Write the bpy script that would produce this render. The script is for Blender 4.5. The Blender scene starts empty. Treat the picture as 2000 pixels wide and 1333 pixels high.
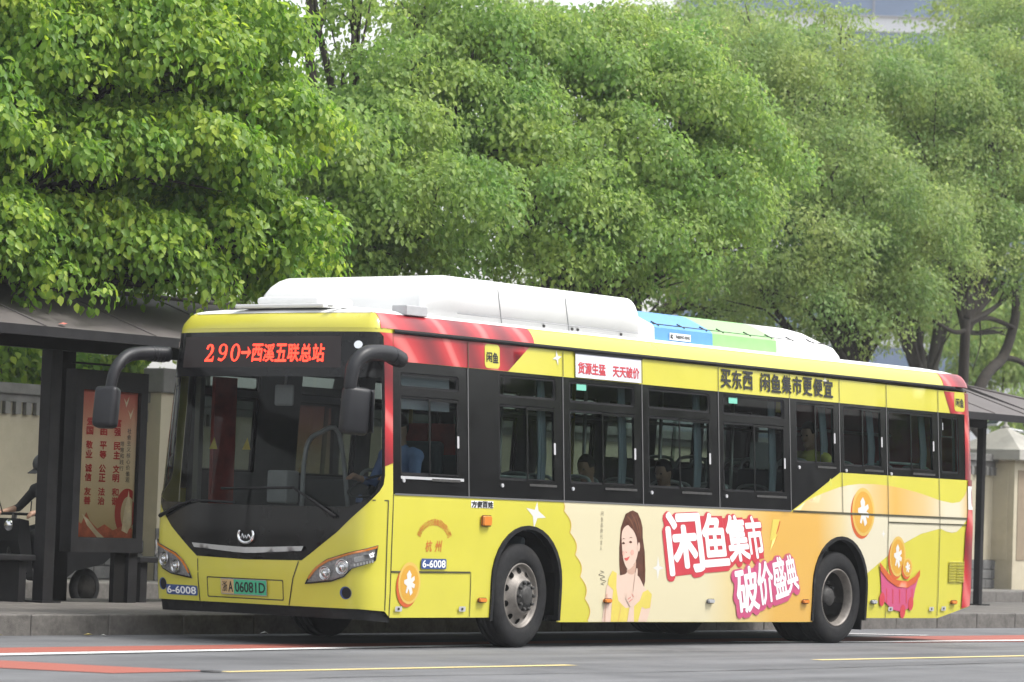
import bpy, bmesh, math, random
import numpy as np
from mathutils import Vector, Matrix
from mathutils.geometry import delaunay_2d_cdt
random.seed(7); RNG=np.random.default_rng(11)
SC=bpy.context.scene; COL=SC.collection
# ------------------------------------------------------------------ camera
CAM=(-22.948,-19.148,1.163); YAW,PITCH,ROLL=0.91809,0.05211,0.034403
def cam_basis():
    F=Vector((math.sin(YAW)*math.cos(PITCH),math.cos(YAW)*math.cos(PITCH),math.sin(PITCH)))
    R=Vector((math.cos(YAW),-math.sin(YAW),0)); U=R.cross(F)
    R2=math.cos(ROLL)*R+math.sin(ROLL)*U; U2=-math.sin(ROLL)*R+math.cos(ROLL)*U
    return R2,U2,F
cd=bpy.data.cameras.new('camera'); cam=bpy.data.objects.new('camera',cd); COL.objects.link(cam)
R_,U_,F_=cam_basis()
cam.matrix_world=Matrix(((R_.x,U_.x,-F_.x,CAM[0]),(R_.y,U_.y,-F_.y,CAM[1]),(R_.z,U_.z,-F_.z,CAM[2]),(0,0,0,1)))
cd.sensor_width=36; cd.lens=6731.09/2000*36; cd.clip_start=.5; cd.clip_end=4000
SC.camera=cam; cd.dof.use_dof=True; cd.dof.focus_distance=33.5; cd.dof.aperture_fstop=3.5
# ------------------------------------------------------------------ sky, sun, exposure
SUN_EL,SUN_AZ=math.radians(58),math.radians(152)      # azimuth from +Y clockwise
w=bpy.data.worlds.new('World'); SC.world=w; w.use_nodes=True
nt=w.node_tree; nt.nodes.clear()
sky=nt.nodes.new('ShaderNodeTexSky'); sky.sky_type='NISHITA'; sky.sun_disc=False
sky.sun_elevation=SUN_EL; sky.sun_rotation=SUN_AZ; sky.air_density=1.4; sky.dust_density=3.0; sky.ozone_density=1.0
hs=nt.nodes.new('ShaderNodeHueSaturation'); hs.inputs['Saturation'].default_value=.22
bg=nt.nodes.new('ShaderNodeBackground'); bg.inputs['Strength'].default_value=.15
wo=nt.nodes.new('ShaderNodeOutputWorld')
nt.links.new(sky.outputs[0],hs.inputs['Color']); nt.links.new(hs.outputs[0],bg.inputs['Color']); nt.links.new(bg.outputs[0],wo.inputs['Surface'])
sd=bpy.data.lights.new('sun','SUN'); sd.energy=1.5; sd.angle=math.radians(14); sd.color=(1,.97,.92)
sun=bpy.data.objects.new('sun',sd); COL.objects.link(sun)
sdir=Vector((math.sin(SUN_AZ)*math.cos(SUN_EL),math.cos(SUN_AZ)*math.cos(SUN_EL),math.sin(SUN_EL)))
sun.rotation_euler=sdir.to_track_quat('Z','Y').to_euler(); sun.location=(0,-10,30)
SC.view_settings.view_transform='Standard'; SC.view_settings.look='None'; SC.view_settings.gamma=1; SC.view_settings.exposure=1.15
SC.cycles.max_bounces=8; SC.cycles.transparent_max_bounces=24; SC.cycles.glossy_bounces=3; SC.cycles.transmission_bounces=4
# ------------------------------------------------------------------ materials
MATS={}
def _nodes(name):
    m=bpy.data.materials.new(name); m.use_nodes=True; t=m.node_tree
    b=t.nodes.get('Principled BSDF'); return m,t,b
def N(t,kind,**kw):
    n=t.nodes.new(kind)
    for k,v in kw.items():
        if k in n.inputs: n.inputs[k].default_value=v
        else: setattr(n,k,v)
    return n
def ramp(t,stops,fac=None,interp='LINEAR'):
    r=t.nodes.new('ShaderNodeValToRGB'); r.color_ramp.interpolation=interp; e=r.color_ramp.elements
    while len(e)<len(stops): e.new(.5)
    for i,(p,c) in enumerate(stops): e[i].position=p; e[i].color=(*c,1) if len(c)==3 else c
    if fac is not None: t.links.new(fac,r.inputs[0])
    return r
def mat(name,col,rough=.5,metal=0.,noise=0.,nscale=8.,bump=0.,bscale=60.,spec=.5,coat=0.,dirt=None,emit=None,es=0.,sub=None):
    """plain paint-like material with procedural unevenness"""
    if name in MATS: return MATS[name]
    m,t,b=_nodes(name); b.inputs['Roughness'].default_value=rough; b.inputs['Metallic'].default_value=metal
    b.inputs['Specular IOR Level'].default_value=spec; b.inputs['Base Color'].default_value=(*col,1)
    if coat: b.inputs['Coat Weight'].default_value=coat; b.inputs['Coat Roughness'].default_value=.08
    tc=N(t,'ShaderNodeTexCoord')
    if noise>0 or dirt:
        nz=N(t,'ShaderNodeTexNoise',Scale=nscale,Detail=6.,Roughness=.62); t.links.new(tc.outputs['Object'],nz.inputs['Vector'])
        lo=tuple(c*(1-noise) for c in col); hi=tuple(min(1,c*(1+noise)) for c in col)
        r=ramp(t,[(.3,lo),(.7,hi)],nz.outputs['Fac']); out=r.outputs[0]
        if dirt:
            n2=N(t,'ShaderNodeTexNoise',Scale=nscale*.35,Detail=9.,Roughness=.75); t.links.new(tc.outputs['Object'],n2.inputs['Vector'])
            r2=ramp(t,[(.5,(0,0,0)),(.75,(1,1,1))],n2.outputs['Fac'])
            mul=N(t,'ShaderNodeMath',operation='MULTIPLY'); mul.inputs[1].default_value=dirt[1]; t.links.new(r2.outputs[0],mul.inputs[0])
            mx=N(t,'ShaderNodeMixRGB'); mx.inputs[2].default_value=(*dirt[0],1)
            t.links.new(mul.outputs[0],mx.inputs[0]); t.links.new(out,mx.inputs[1]); out=mx.outputs[0]
        t.links.new(out,b.inputs['Base Color'])
        rr=N(t,'ShaderNodeMapRange'); rr.inputs[3].default_value=max(.02,rough-.08); rr.inputs[4].default_value=min(1,rough+.1)
        t.links.new(nz.outputs['Fac'],rr.inputs[0]); t.links.new(rr.outputs[0],b.inputs['Roughness'])
    if bump:
        nb=N(t,'ShaderNodeTexNoise',Scale=bscale,Detail=4.); t.links.new(tc.outputs['Object'],nb.inputs['Vector'])
        bp=N(t,'ShaderNodeBump',Strength=bump,Distance=.01); t.links.new(nb.outputs['Fac'],bp.inputs['Height']); t.links.new(bp.outputs[0],b.inputs['Normal'])
    if emit: b.inputs['Emission Color'].default_value=(*emit,1); b.inputs['Emission Strength'].default_value=es
    MATS[name]=m; return m
def glass(name,tint,ior=1.45,rough=.0):
    m=bpy.data.materials.new(name); m.use_nodes=True; t=m.node_tree; t.nodes.clear()
    tr=N(t,'ShaderNodeBsdfTransparent'); tr.inputs[0].default_value=(*tint,1)
    gl=N(t,'ShaderNodeBsdfGlossy'); gl.inputs['Roughness'].default_value=rough
    fr=N(t,'ShaderNodeFresnel'); fr.inputs[0].default_value=ior
    mx=N(t,'ShaderNodeMixShader'); o=N(t,'ShaderNodeOutputMaterial')
    t.links.new(fr.outputs[0],mx.inputs[0]); t.links.new(tr.outputs[0],mx.inputs[1]); t.links.new(gl.outputs[0],mx.inputs[2]); t.links.new(mx.outputs[0],o.inputs[0])
    MATS[name]=m; return m
# ------------------------------------------------------------------ mesh helpers
def prop(o,label=None,cat=None,group=None,kind=None):
    if label: o['label']=label
    if cat: o['category']=cat
    if group: o['group']=group
    if kind: o['kind']=kind
    return o
def adopt(o,parent):
    o.parent=parent
    o.matrix_parent_inverse=Matrix.Translation(parent.location).inverted() if parent.parent is None else Matrix.Identity(4)
    # objects are modelled in world coordinates: undo the chain of the parent's own offsets
    return o
def link(name,me,parent=None,m=None):
    o=bpy.data.objects.new(name,me); COL.objects.link(o)
    if m is not None and not me.materials: me.materials.append(m if not isinstance(m,str) else MATS[m])
    if parent is not None:
        o.parent=parent; o.matrix_parent_inverse=world_of(parent).inverted()
    return o
def world_of(o):
    M=Matrix.LocRotScale(o.location,o.rotation_euler,o.scale)
    return (world_of(o.parent)@o.matrix_parent_inverse@M) if o.parent else M
def empty(name,loc):
    o=bpy.data.objects.new(name,None); COL.objects.link(o); o.location=loc; o.empty_display_size=.2; return o
def mesh(name,verts,faces,m,parent=None,smooth=False):
    me=bpy.data.meshes.new(name); me.from_pydata([tuple(map(float,v)) for v in verts],[],faces); me.update()
    if smooth: me.shade_smooth()
    return link(name,me,parent,m)
class MB:
    """collects shapes of ONE part"""
    def __init__(s): s.bm=bmesh.new()
    def box(s,x0,x1,y0,y1,z0,z1,bev=0.,seg=2,M=None):
        r=bmesh.ops.create_cube(s.bm,size=1.); vs=r['verts']
        T=Matrix.Translation(((x0+x1)/2,(y0+y1)/2,(z0+z1)/2))@Matrix.Diagonal((abs(x1-x0),abs(y1-y0),abs(z1-z0),1))
        bmesh.ops.transform(s.bm,matrix=T,verts=vs)
        if bev:
            es=list({e for v in vs for e in v.link_edges})
            rr=bmesh.ops.bevel(s.bm,geom=es,offset=bev,segments=seg,profile=.5,affect='EDGES'); vs=list({v for f in rr['faces'] for v in f.verts}|{v for v in vs if v.is_valid})
        if M is not None: bmesh.ops.transform(s.bm,matrix=M,verts=vs)
        return s
    def tube(s,pts,rad,n=10,caps=True):
        pts=[Vector(p) for p in pts]; rs=rad if isinstance(rad,(list,tuple)) else [rad]*len(pts)
        rings=[]; up=None
        for i,p in enumerate(pts):
            d=(pts[min(i+1,len(pts)-1)]-pts[max(i-1,0)]).normalized()
            if up is None: up=d.orthogonal().normalized()
            up=(up-d*up.dot(d)).normalized(); sd_=d.cross(up)
            rings.append([s.bm.verts.new(p+(up*math.cos(a)+sd_*math.sin(a))*rs[i]) for a in [2*math.pi*k/n for k in range(n)]])
        for a,b in zip(rings,rings[1:]):
            for k in range(n): s.bm.faces.new((a[k],a[(k+1)%n],b[(k+1)%n],b[k])).smooth=True
        if caps: s.bm.faces.new(rings[0][::-1]); s.bm.faces.new(rings[-1])
        return s
    def lathe(s,prof,c,axis='y',n=40,M=None):
        """prof: list of (r,h) ; axis through c"""
        rings=[]
        for r,h in prof:
            ring=[]
            for k in range(n):
                a=2*math.pi*k/n; u,v=r*math.cos(a),r*math.sin(a)
                p={'y':(u,h,v),'z':(u,v,h),'x':(h,u,v)}[axis]
                p=Vector(p)
                if M is not None: p=M@p
                ring.append(s.bm.verts.new(p+Vector(c)))
            rings.append(ring)
        for a,b in zip(rings,rings[1:]):
            for k in range(n): s.bm.faces.new((a[k],a[(k+1)%n],b[(k+1)%n],b[k])).smooth=True
        return s
    def prism(s,poly,h0,h1,axis='z'):
        f=lambda p,h:{'z':(p[0],p[1],h),'y':(p[0],h,p[1]),'x':(h,p[0],p[1])}[axis]
        a=[s.bm.verts.new(f(p,h0)) for p in poly]; b=[s.bm.verts.new(f(p,h1)) for p in poly]; n=len(poly)
        s.bm.faces.new(a[::-1]); s.bm.faces.new(b)
        for k in range(n): s.bm.faces.new((a[k],a[(k+1)%n],b[(k+1)%n],b[k]))
        return s
    def quad(s,*p): s.bm.faces.new([s.bm.verts.new(q) for q in p]); return s
    def sphere(s,c,r,sc=(1,1,1),u=16,v=10):
        rr=bmesh.ops.create_uvsphere(s.bm,u_segments=u,v_segments=v,radius=r)
        bmesh.ops.transform(s.bm,matrix=Matrix.Translation(c)@Matrix.Diagonal((*sc,1)),verts=rr['verts'])
        for vv in rr['verts']:
            for f in vv.link_faces: f.smooth=True
        return s
    def build(s,name,m,parent=None,smooth=None):
        me=bpy.data.meshes.new(name); bmesh.ops.recalc_face_normals(s.bm,faces=s.bm.faces); s.bm.to_mesh(me); s.bm.free()
        if smooth: me.shade_smooth()
        return link(name,me,parent,m)
def tube(name,pts,rad,m,parent=None,n=10): return MB().tube(pts,rad,n).build(name,m,parent)
def box(name,x0,x1,y0,y1,z0,z1,m,parent=None,bev=0.,M=None): return MB().box(x0,x1,y0,y1,z0,z1,bev,2,M).build(name,m,parent)
def sheet(name,pts,m,parent=None): return mesh(name,pts,[tuple(range(len(pts)))],m,parent)
def curve_pts(pts,n=8,closed=False):
    """Catmull-Rom through points"""
    P=[Vector(p) for p in pts]; out=[]
    L=len(P); rng=range(L) if closed else range(L-1)
    for i in rng:
        p0,p1,p2,p3=(P[(i-1)%L],P[i],P[(i+1)%L],P[(i+2)%L]) if closed else (P[max(i-1,0)],P[i],P[i+1],P[min(i+2,L-1)])
        for k in range(n):
            t=k/n; out.append(.5*((2*p1)+(p2-p0)*t+(2*p0-5*p1+4*p2-p3)*t*t+(3*p1-p0-3*p2+p3)*t**3))
    if not closed: out.append(P[-1])
    return [tuple(p) for p in out]
def inside(p,loops):
    c=False; x,y=p
    for L in loops:
        j=len(L)-1
        for i in range(len(L)):
            if (L[i][1]>y)!=(L[j][1]>y) and x<(L[j][0]-L[i][0])*(y-L[i][1])/(L[j][1]-L[i][1])+L[i][0]: c=not c
            j=i
    return c
def dens(loop,step):
    out=[]
    for a,b in zip(loop,loop[1:]+loop[:1]):
        n=max(1,int(math.dist(a,b)/step+.999))
        for k in range(n): out.append((a[0]+(b[0]-a[0])*k/n,a[1]+(b[1]-a[1])*k/n))
    return out
def tri2d(loops,step):
    V=[];E=[]
    for L in loops:
        L=dens(L,step); b=len(V); V+=L; E+=[(b+i,b+(i+1)%len(L)) for i in range(len(L))]
    x0=min(v[0] for v in V);x1=max(v[0] for v in V);y0=min(v[1] for v in V);y1=max(v[1] for v in V)
    B_=[Vector(v) for v in V]
    nx,ny=int((x1-x0)/step),int((y1-y0)/step)
    if nx*ny<40000:
        arr=np.array(V)
        for i in range(1,nx+1):
            for j in range(1,ny+1):
                p=(x0+(i-.37)*step,y0+(j-.41)*step)
                if inside(p,loops) and np.min(np.abs(arr[:,0]-p[0])+np.abs(arr[:,1]-p[1]))>.3*step: B_.append(Vector(p))
    r=delaunay_2d_cdt(B_,E,[],0,1e-6)
    vs=[(v.x,v.y) for v in r[0]]; fs=[]
    for f in r[2]:
        cx=sum(vs[i][0] for i in f)/3; cy=sum(vs[i][1] for i in f)/3
        if inside((cx,cy),loops): fs.append(tuple(f))
    return vs,fs
def patch(name,loops,mapf,m,parent=None,step=.15,off=0.,smooth=True):
    """flat outline(s) laid on a curved surface; mapf(a,b,off)->xyz"""
    if not isinstance(loops[0][0],(tuple,list)): loops=[loops]
    vs,fs=tri2d(loops,step)
    used=sorted({i for f in fs for i in f}); ix={k:i for i,k in enumerate(used)}
    me=bpy.data.meshes.new(name); me.from_pydata([mapf(*vs[k],off) for k in used],[],[tuple(ix[i] for i in f) for f in fs]); me.update()
    if smooth: me.shade_smooth()
    return link(name,me,parent,m)
_gc={}
def glyph(s,bold=0.,font=None):
    k=(s,bold)
    if k not in _gc:
        c=bpy.data.curves.new('txt','FONT'); c.body=s; c.size=1; c.offset=bold; c.resolution_u=3
        o=bpy.data.objects.new('txt',c); me=bpy.data.meshes.new_from_object(o)
        _gc[k]=([(v.co.x,v.co.y) for v in me.vertices],[tuple(p.vertices) for p in me.polygons])
        bpy.data.objects.remove(o); bpy.data.curves.remove(c); bpy.data.meshes.remove(me)
    return _gc[k]
def text(name,s,quad,mapf,m,parent=None,bold=0.,off=.006,spread=None):
    """string fitted to a quad (TL,TR,BR,BL) of surface coordinates. spread=(r,n): grown outline"""
    ref=glyph(s)[0]; x0=min(v[0] for v in ref);x1=max(v[0] for v in ref);y0=min(v[1] for v in ref);y1=max(v[1] for v in ref)
    gv,gf=glyph(s)
    TL,TR,BR,BL_=quad; V=[];F=[]
    shifts=[(0,0,0,0)] if not spread else [(spread[0]*math.cos(2*math.pi*k/spread[1]),spread[0]*math.sin(2*math.pi*k/spread[1]),0,0) for k in range(spread[1])]
    if bold: shifts=[(dx,dy,bold*math.cos(math.pi*k/4),bold*math.sin(math.pi*k/4)) for dx,dy,_,_ in shifts for k in range(8)]
    for q,(dx,dy,ex,ey) in enumerate(shifts):
        b=len(V)
        for x,y in gv:
            u=(x+ex-x0)/(x1-x0); v=(y+ey-y0)/(y1-y0)
            a=(1-u)*(1-v)*BL_[0]+u*(1-v)*BR[0]+u*v*TR[0]+(1-u)*v*TL[0]
            c=(1-u)*(1-v)*BL_[1]+u*(1-v)*BR[1]+u*v*TR[1]+(1-u)*v*TL[1]
            V.append(mapf(a+dx,c+dy,off+q*.00008))
        F+=[tuple(i+b for i in f) for f in gf]
    return mesh(name,V,F,m,parent)
def rect(x0,z0,x1,z1): return [(x0,z0),(x1,z0),(x1,z1),(x0,z1)]
def rrect(x0,z0,x1,z1,r,n=4):
    o=[]
    for cx,cz,a0 in ((x1-r,z1-r,0),(x0+r,z1-r,90),(x0+r,z0+r,180),(x1-r,z0+r,270)):
        for k in range(n+1):
            a=math.radians(a0+90*k/n); o.append((cx+r*math.cos(a),cz+r*math.sin(a)))
    return o
def ell(cx,cz,rx,rz,n=28,rot=0.):
    c,s=math.cos(rot),math.sin(rot)
    return [(cx+rx*math.cos(a)*c-rz*math.sin(a)*s,cz+rx*math.cos(a)*s+rz*math.sin(a)*c) for a in [2*math.pi*k/n for k in range(n)]]
def copy_thing(root,loc,name=None):
    def cp(o,par):
        c=o.copy(); COL.objects.link(c)
        if par is not None: c.parent=par
        for ch in o.children: cp(ch,c)
        return c
    r=cp(root,None); r.location=loc; return r
# ------------------------------------------------------------------ ground materials
def asphalt_mat(name,base,scale=1.):
    m,t,b=_nodes(name); tc=N(t,'ShaderNodeTexCoord'); P=tc.outputs['Object']
    n1=N(t,'ShaderNodeTexNoise',Scale=120*scale,Detail=5.,Roughness=.8); t.links.new(P,n1.inputs['Vector'])
    n2=N(t,'ShaderNodeTexNoise',Scale=.55,Detail=7.,Roughness=.65); t.links.new(P,n2.inputs['Vector'])
    mp=N(t,'ShaderNodeMapping'); mp.inputs['Scale'].default_value=(.12,1.6,1); t.links.new(P,mp.inputs['Vector'])
    n3=N(t,'ShaderNodeTexNoise',Scale=1.,Detail=5.); t.links.new(mp.outputs[0],n3.inputs['Vector'])
    vo=N(t,'ShaderNodeTexVoronoi',Scale=95*scale); t.links.new(P,vo.inputs['Vector'])
    r1=ramp(t,[(.3,tuple(c*.62 for c in base)),(.7,tuple(c*1.4 for c in base))],n1.outputs['Fac'])
    r2=ramp(t,[(.3,(.66,.66,.67)),(.5,(.98,.98,.98)),(.72,(1.18,1.17,1.16))],n2.outputs['Fac']); r3=ramp(t,[(.32,(.72,.72,.72)),(.68,(1.16,1.16,1.16))],n3.outputs['Fac'])
    m1=N(t,'ShaderNodeMixRGB',blend_type='MULTIPLY'); m1.inputs[0].default_value=1; t.links.new(r1.outputs[0],m1.inputs[1]); t.links.new(r2.outputs[0],m1.inputs[2])
    m2=N(t,'ShaderNodeMixRGB',blend_type='MULTIPLY'); m2.inputs[0].default_value=1; t.links.new(m1.outputs[0],m2.inputs[1]); t.links.new(r3.outputs[0],m2.inputs[2])
    t.links.new(m2.outputs[0],b.inputs['Base Color']); b.inputs['Roughness'].default_value=.82; b.inputs['Specular IOR Level'].default_value=.3
    bp=N(t,'ShaderNodeBump',Strength=.5,Distance=.006); t.links.new(vo.outputs['Distance'],bp.inputs['Height']); t.links.new(bp.outputs[0],b.inputs['Normal'])
    MATS[name]=m; return m
def marking_mat(name,col,wear=.35):
    """road paint worn through to the asphalt in spots"""
    m,t,b=_nodes(name); tc=N(t,'ShaderNodeTexCoord'); P=tc.outputs['Object']
    n1=N(t,'ShaderNodeTexNoise',Scale=9.,Detail=9.,Roughness=.78); t.links.new(P,n1.inputs['Vector'])
    n2=N(t,'ShaderNodeTexNoise',Scale=120.,Detail=3.); t.links.new(P,n2.inputs['Vector'])
    r=ramp(t,[(wear+.02,(.10,.10,.10)),(wear+.12,col)],n1.outputs['Fac'])
    r2=ramp(t,[(.3,(.75,.75,.75)),(.6,(1.05,1.05,1.05))],n2.outputs['Fac'])
    mx=N(t,'ShaderNodeMixRGB',blend_type='MULTIPLY'); mx.inputs[0].default_value=1; t.links.new(r.outputs[0],mx.inputs[1]); t.links.new(r2.outputs[0],mx.inputs[2])
    t.links.new(mx.outputs[0],b.inputs['Base Color']); b.inputs['Roughness'].default_value=.75; MATS[name]=m
def paving_mat(name,col,sx_=.3,sy=.3):
    m,t,b=_nodes(name); tc=N(t,'ShaderNodeTexCoord')
    br=N(t,'ShaderNodeTexBrick',Scale=1.); br.inputs['Brick Width'].default_value=sx_; br.inputs['Row Height'].default_value=sy; br.inputs['Mortar Size'].default_value=.006
    br.inputs['Color1'].default_value=(*[c*.85 for c in col],1); br.inputs['Color2'].default_value=(*[c*1.15 for c in col],1); br.inputs['Mortar'].default_value=(*[c*.35 for c in col],1)
    t.links.new(tc.outputs['Object'],br.inputs['Vector'])
    n=N(t,'ShaderNodeTexNoise',Scale=2.5,Detail=8.,Roughness=.7); t.links.new(tc.outputs['Object'],n.inputs['Vector'])
    r=ramp(t,[(.3,(.7,.7,.7)),(.7,(1.15,1.13,1.1))],n.outputs['Fac'])
    mx=N(t,'ShaderNodeMixRGB',blend_type='MULTIPLY'); mx.inputs[0].default_value=1; t.links.new(br.outputs[0],mx.inputs[1]); t.links.new(r.outputs[0],mx.inputs[2])
    t.links.new(mx.outputs[0],b.inputs['Base Color']); b.inputs['Roughness'].default_value=.85
    bp=N(t,'ShaderNodeBump',Strength=.4,Distance=.01); t.links.new(br.outputs['Fac'],bp.inputs['Height']); bp.invert=True; t.links.new(bp.outputs[0],b.inputs['Normal']); MATS[name]=m
asphalt_mat('asphalt',(.135,.137,.142)); asphalt_mat('asphalt_lane',(.11,.111,.113))
marking_mat('paint_white',(.62,.62,.61),.26); marking_mat('paint_yellow',(.62,.50,.22),.24); marking_mat('paint_red',(.30,.085,.06),.26)
paving_mat('paving',(.125,.115,.105)); paving_mat('paving_far',(.17,.165,.155),.4,.2)
mat('kerb_stone',(.125,.115,.105),.8,noise=.3,nscale=14,bump=.5,bscale=90,dirt=((.04,.036,.03),.75))
mat('soil',(.07,.06,.04),.95,noise=.4,nscale=2)
# ------------------------------------------------------------------ ground
g=2500.
prop(sheet('ground',[(-g,-g,-.03),(g,-g,-.03),(g,g,-.03),(-g,g,-.03)],'soil'),kind='structure',label='earth ground far around the street')
prop(sheet('road',[(-400,-22,0),(400,-22,0),(400,2.82,0),(-400,2.82,0)],'asphalt'),kind='structure',label='grey asphalt road the bus drives on')
prop(sheet('bike_lane',[(-400,6.55,0),(400,6.55,0),(400,11.5,0),(-400,11.5,0)],'asphalt_lane'),kind='structure',label='asphalt cycle lane behind the bus stop')
prop(box('platform',-60,80,2.98,6.6,-.02,.188,'paving'),kind='structure',label='paved bus stop island')
prop(box('sidewalk',-60,120,11.62,40,-.02,.2,'paving_far'),kind='structure',label='paved footpath along the beige wall')
kerb=prop(empty('kerb',(8,2.9,0)),kind='structure',label='stone kerb of the bus stop island')
def kerb_row(par,x0,x1,y0,y1,h,L=.99):
    ks=None; x=x0; i=0
    while x<x1:
        if ks is None: ks=box('kerb_stone',x0,x0+L-.008,y0,y1,-.02,h,'kerb_stone',par,bev=.014); o=ks
        else:
            o=ks.copy(); COL.objects.link(o); o.location=(x-x0,random.uniform(-.004,.004),random.uniform(-.004,.004))
        x+=L; i+=1
kerb_row(kerb,-12,28,2.80,2.978,.19)
kerb2=prop(empty('kerb',(20,11.5,0)),kind='structure',label='stone kerb of the footpath beside the cycle lane')
kerb_row(kerb2,3,44,11.5,11.618,.2)
kerb3=prop(box('kerb_edge',-60,80,6.602,6.72,-.02,.18,'kerb_stone',bev=.012),kind='structure',label='rear kerb of the bus stop island')
# painted markings
def mark(name,pts,m,lab,z=.004): return prop(sheet(name,[(x,y,z) for x,y in pts],m),kind='structure',label=lab)
mark('red_lane_marking',[(-14,-.35),(-4.2,.20),(.5,.50),(2.6,.62),(7.5,.5),(12,.16),(30,-.75),(30,1.1),(12,1.12),(.5,1.0),(-14,.8)],'paint_red','red painted strip running under the bus')
mark('red_lane_marking',[(8.9,.0),(30,-1.45),(30,-1.0),(12,-.11),(9.2,.05)],'paint_red','red painted strip in front of the white line',.004)
mark('white_line',[(-14,-.72),(-4.2,-.12),(.5,.22),(3.0,.36),(3.0,.52),(.5,.40),(-4.2,.12),(-14,-.45)],'paint_white','white line along the red strip, left of the bus',.008); mark('white_line',[(6.6,.36),(8.8,.08),(12,-.09),(30,-.98),(30,-.72),(12,.14),(8.8,.24),(6.6,.52)],'paint_white','white line along the red strip, right of the bus',.008)
mark('red_lane_marking',[(-12,2.2),(-9,.8),(-4.86,-.68),(-4.62,-1.52),(-4.3,-2.27),(-5.37,-2.30),(-5.7,-1.5),(-9,.2),(-12,1.5)],'paint_red','red painted wedge at the road edge left of the yellow line')
mark('yellow_line',[(-4.3,-2.43),(-.12,-2.49),(-.12,-2.36),(-4.3,-2.32)],'paint_yellow','left dash of the yellow lane line')
mark('yellow_line',[(3.6,-2.5),(9.6,-2.54),(9.6,-2.4),(3.6,-2.37)],'paint_yellow','right dash of the yellow lane line')
mark('yellow_line',[(-12.3,-2.47),(-8.2,-2.49),(-8.2,-2.36),(-12.3,-2.36)],'paint_yellow','dash of the yellow lane line outside the left edge')
mark('white_line',[(10.9,1.85),(11.9,1.25),(11.7,1.2),(10.6,1.8)],'paint_white','short white tick at the rear of the bus',.008)
mark('lane_arrow',[(27,9.2),(30.5,9.05),(30.5,9.35),(27.4,9.45)],'paint_white','white marking in the cycle lane, nearer stroke')
mark('lane_arrow',[(31.2,11.1),(34.3,10.6),(34.5,10.9),(32,11.35)],'paint_white','white marking in the cycle lane, farther stroke')
# ------------------------------------------------------------------ boundary wall
mat('plaster',(.47,.42,.31),.85,noise=.10,nscale=1.6,bump=.15,bscale=40,dirt=((.27,.225,.15),.45))
mat('plaster_brown',(.25,.195,.135),.85,noise=.12,nscale=2.5,bump=.15,bscale=40,dirt=((.17,.13,.09),.5))
mat('wall_grey',(.19,.185,.175),.85,noise=.2,nscale=4,bump=.3,bscale=50,dirt=((.09,.085,.075),.6))
mat('block_stone',(.145,.143,.14),.85,noise=.3,nscale=6,bump=.5,bscale=35,dirt=((.07,.068,.06),.6))
mat('mortar',(.10,.098,.092),.9,noise=.2)
mat('cap_stone',(.36,.345,.31),.8,noise=.12,nscale=3,bump=.2,dirt=((.2,.19,.16),.4))
wall=prop(empty('boundary_wall',(20,13.1,.2)),label='beige plastered wall with grey coping and stone base behind the bus stop',cat='wall')
box('wall_panel',-8,60,13.0,13.25,.2,2.48,'plaster',wall)
box('wall_base',-8,60,12.965,12.998,.2,.74,'mortar',wall)
for k in range(34): box('coping',-8+2*k,-8+2*k+1.99,12.9,13.35,2.58,2.72,'wall_grey',wall,bev=.015)
box('coping_band',-8,60,12.96,13.3,2.48,2.578,'wall_grey',wall)
dn=None
for a,b_ in ((7.6,12.4),(31.0,36.5)):
    x=a
    while x<b_:
        if dn is None: dn=box('dentil',a,a+.1,12.93,12.999,2.32,2.478,'wall_grey',wall,bev=.006)
        else:
            o=dn.copy(); COL.objects.link(o); o.location=(x-7.6,0,0)
        x+=.185
blk=[box('block',0,w_,12.925,12.963,0,.165,'block_stone',wall,bev=.012) for w_ in (.30,.37,.25)]
for o in blk: o.hide_render=False
first={0:True,1:True,2:True}
for a,b_ in ((8.5,14.5),(30.2,36.6)):
    for r_ in range(3):
        x=a-.13*r_
        while x<b_:
            k=random.randrange(3); w_=(.30,.37,.25)[k]
            if first[k]: o=blk[k]; first[k]=False
            else: o=blk[k].copy(); COL.objects.link(o)
            o.location=(x,random.uniform(-.008,.006),.21+.178*r_); x+=w_+.012
def pier(x,y0,w_,label,topz=2.62):
    p=prop(empty('wall_pier',(x,y0+w_/2,.2)),label=label,cat='pier'); h=w_/2
    box('shaft',x-h,x+h,y0,y0+w_,.2,topz,'plaster',p)
    box('front_panel',x-h+.13,x+h-.13,y0-.012,y0-.001,.75,topz-.18,'plaster_brown',p); box('side_panel',x-h-.012,x-h-.001,y0+.13,y0+w_-.13,.75,topz-.18,'plaster',p)
    b=MB(); b.box(x-h-.22,x+h+.22,y0-.22,y0+w_+.22,topz,topz+.19,.012); b.build('cap_slab','cap_stone',p)
    e=.22; cy=y0+h; b=MB(); top=(x,cy,topz+.66); cs=[(x-h-e,y0-e,topz+.192),(x+h+e,y0-e,topz+.192),(x+h+e,y0+w_+e,topz+.192),(x-h-e,y0+w_+e,topz+.192)]
    for k in range(4): b.quad(cs[k],cs[(k+1)%4],(x+(cs[(k+1)%4][0]-x)*.06,cy+(cs[(k+1)%4][1]-cy)*.06,topz+.63),(x+(cs[k][0]-x)*.06,cy+(cs[k][1]-cy)*.06,topz+.63))
    b.quad(*[(x+(c[0]-x)*.06,cy+(c[1]-cy)*.06,topz+.63) for c in cs]); b.build('cap_pyramid','cap_stone',p)
    MB().lathe([(.0,.62),(.07,.62),(.07,.66),(.035,.68),(.03,.74),(.05,.78),(.03,.83),(.0,.86)],(x,cy,topz),'z',12).build('finial','cap_stone',p)
    return p
pier(34.66,12.55,1.0,'tall beige wall pier with pyramid cap and finial at the right edge')
p2=prop(empty('wall_pier',(11.35,12.85,.2)),label='flat beige wall pier with grey top seen between poster case and bus',cat='pier')
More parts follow.
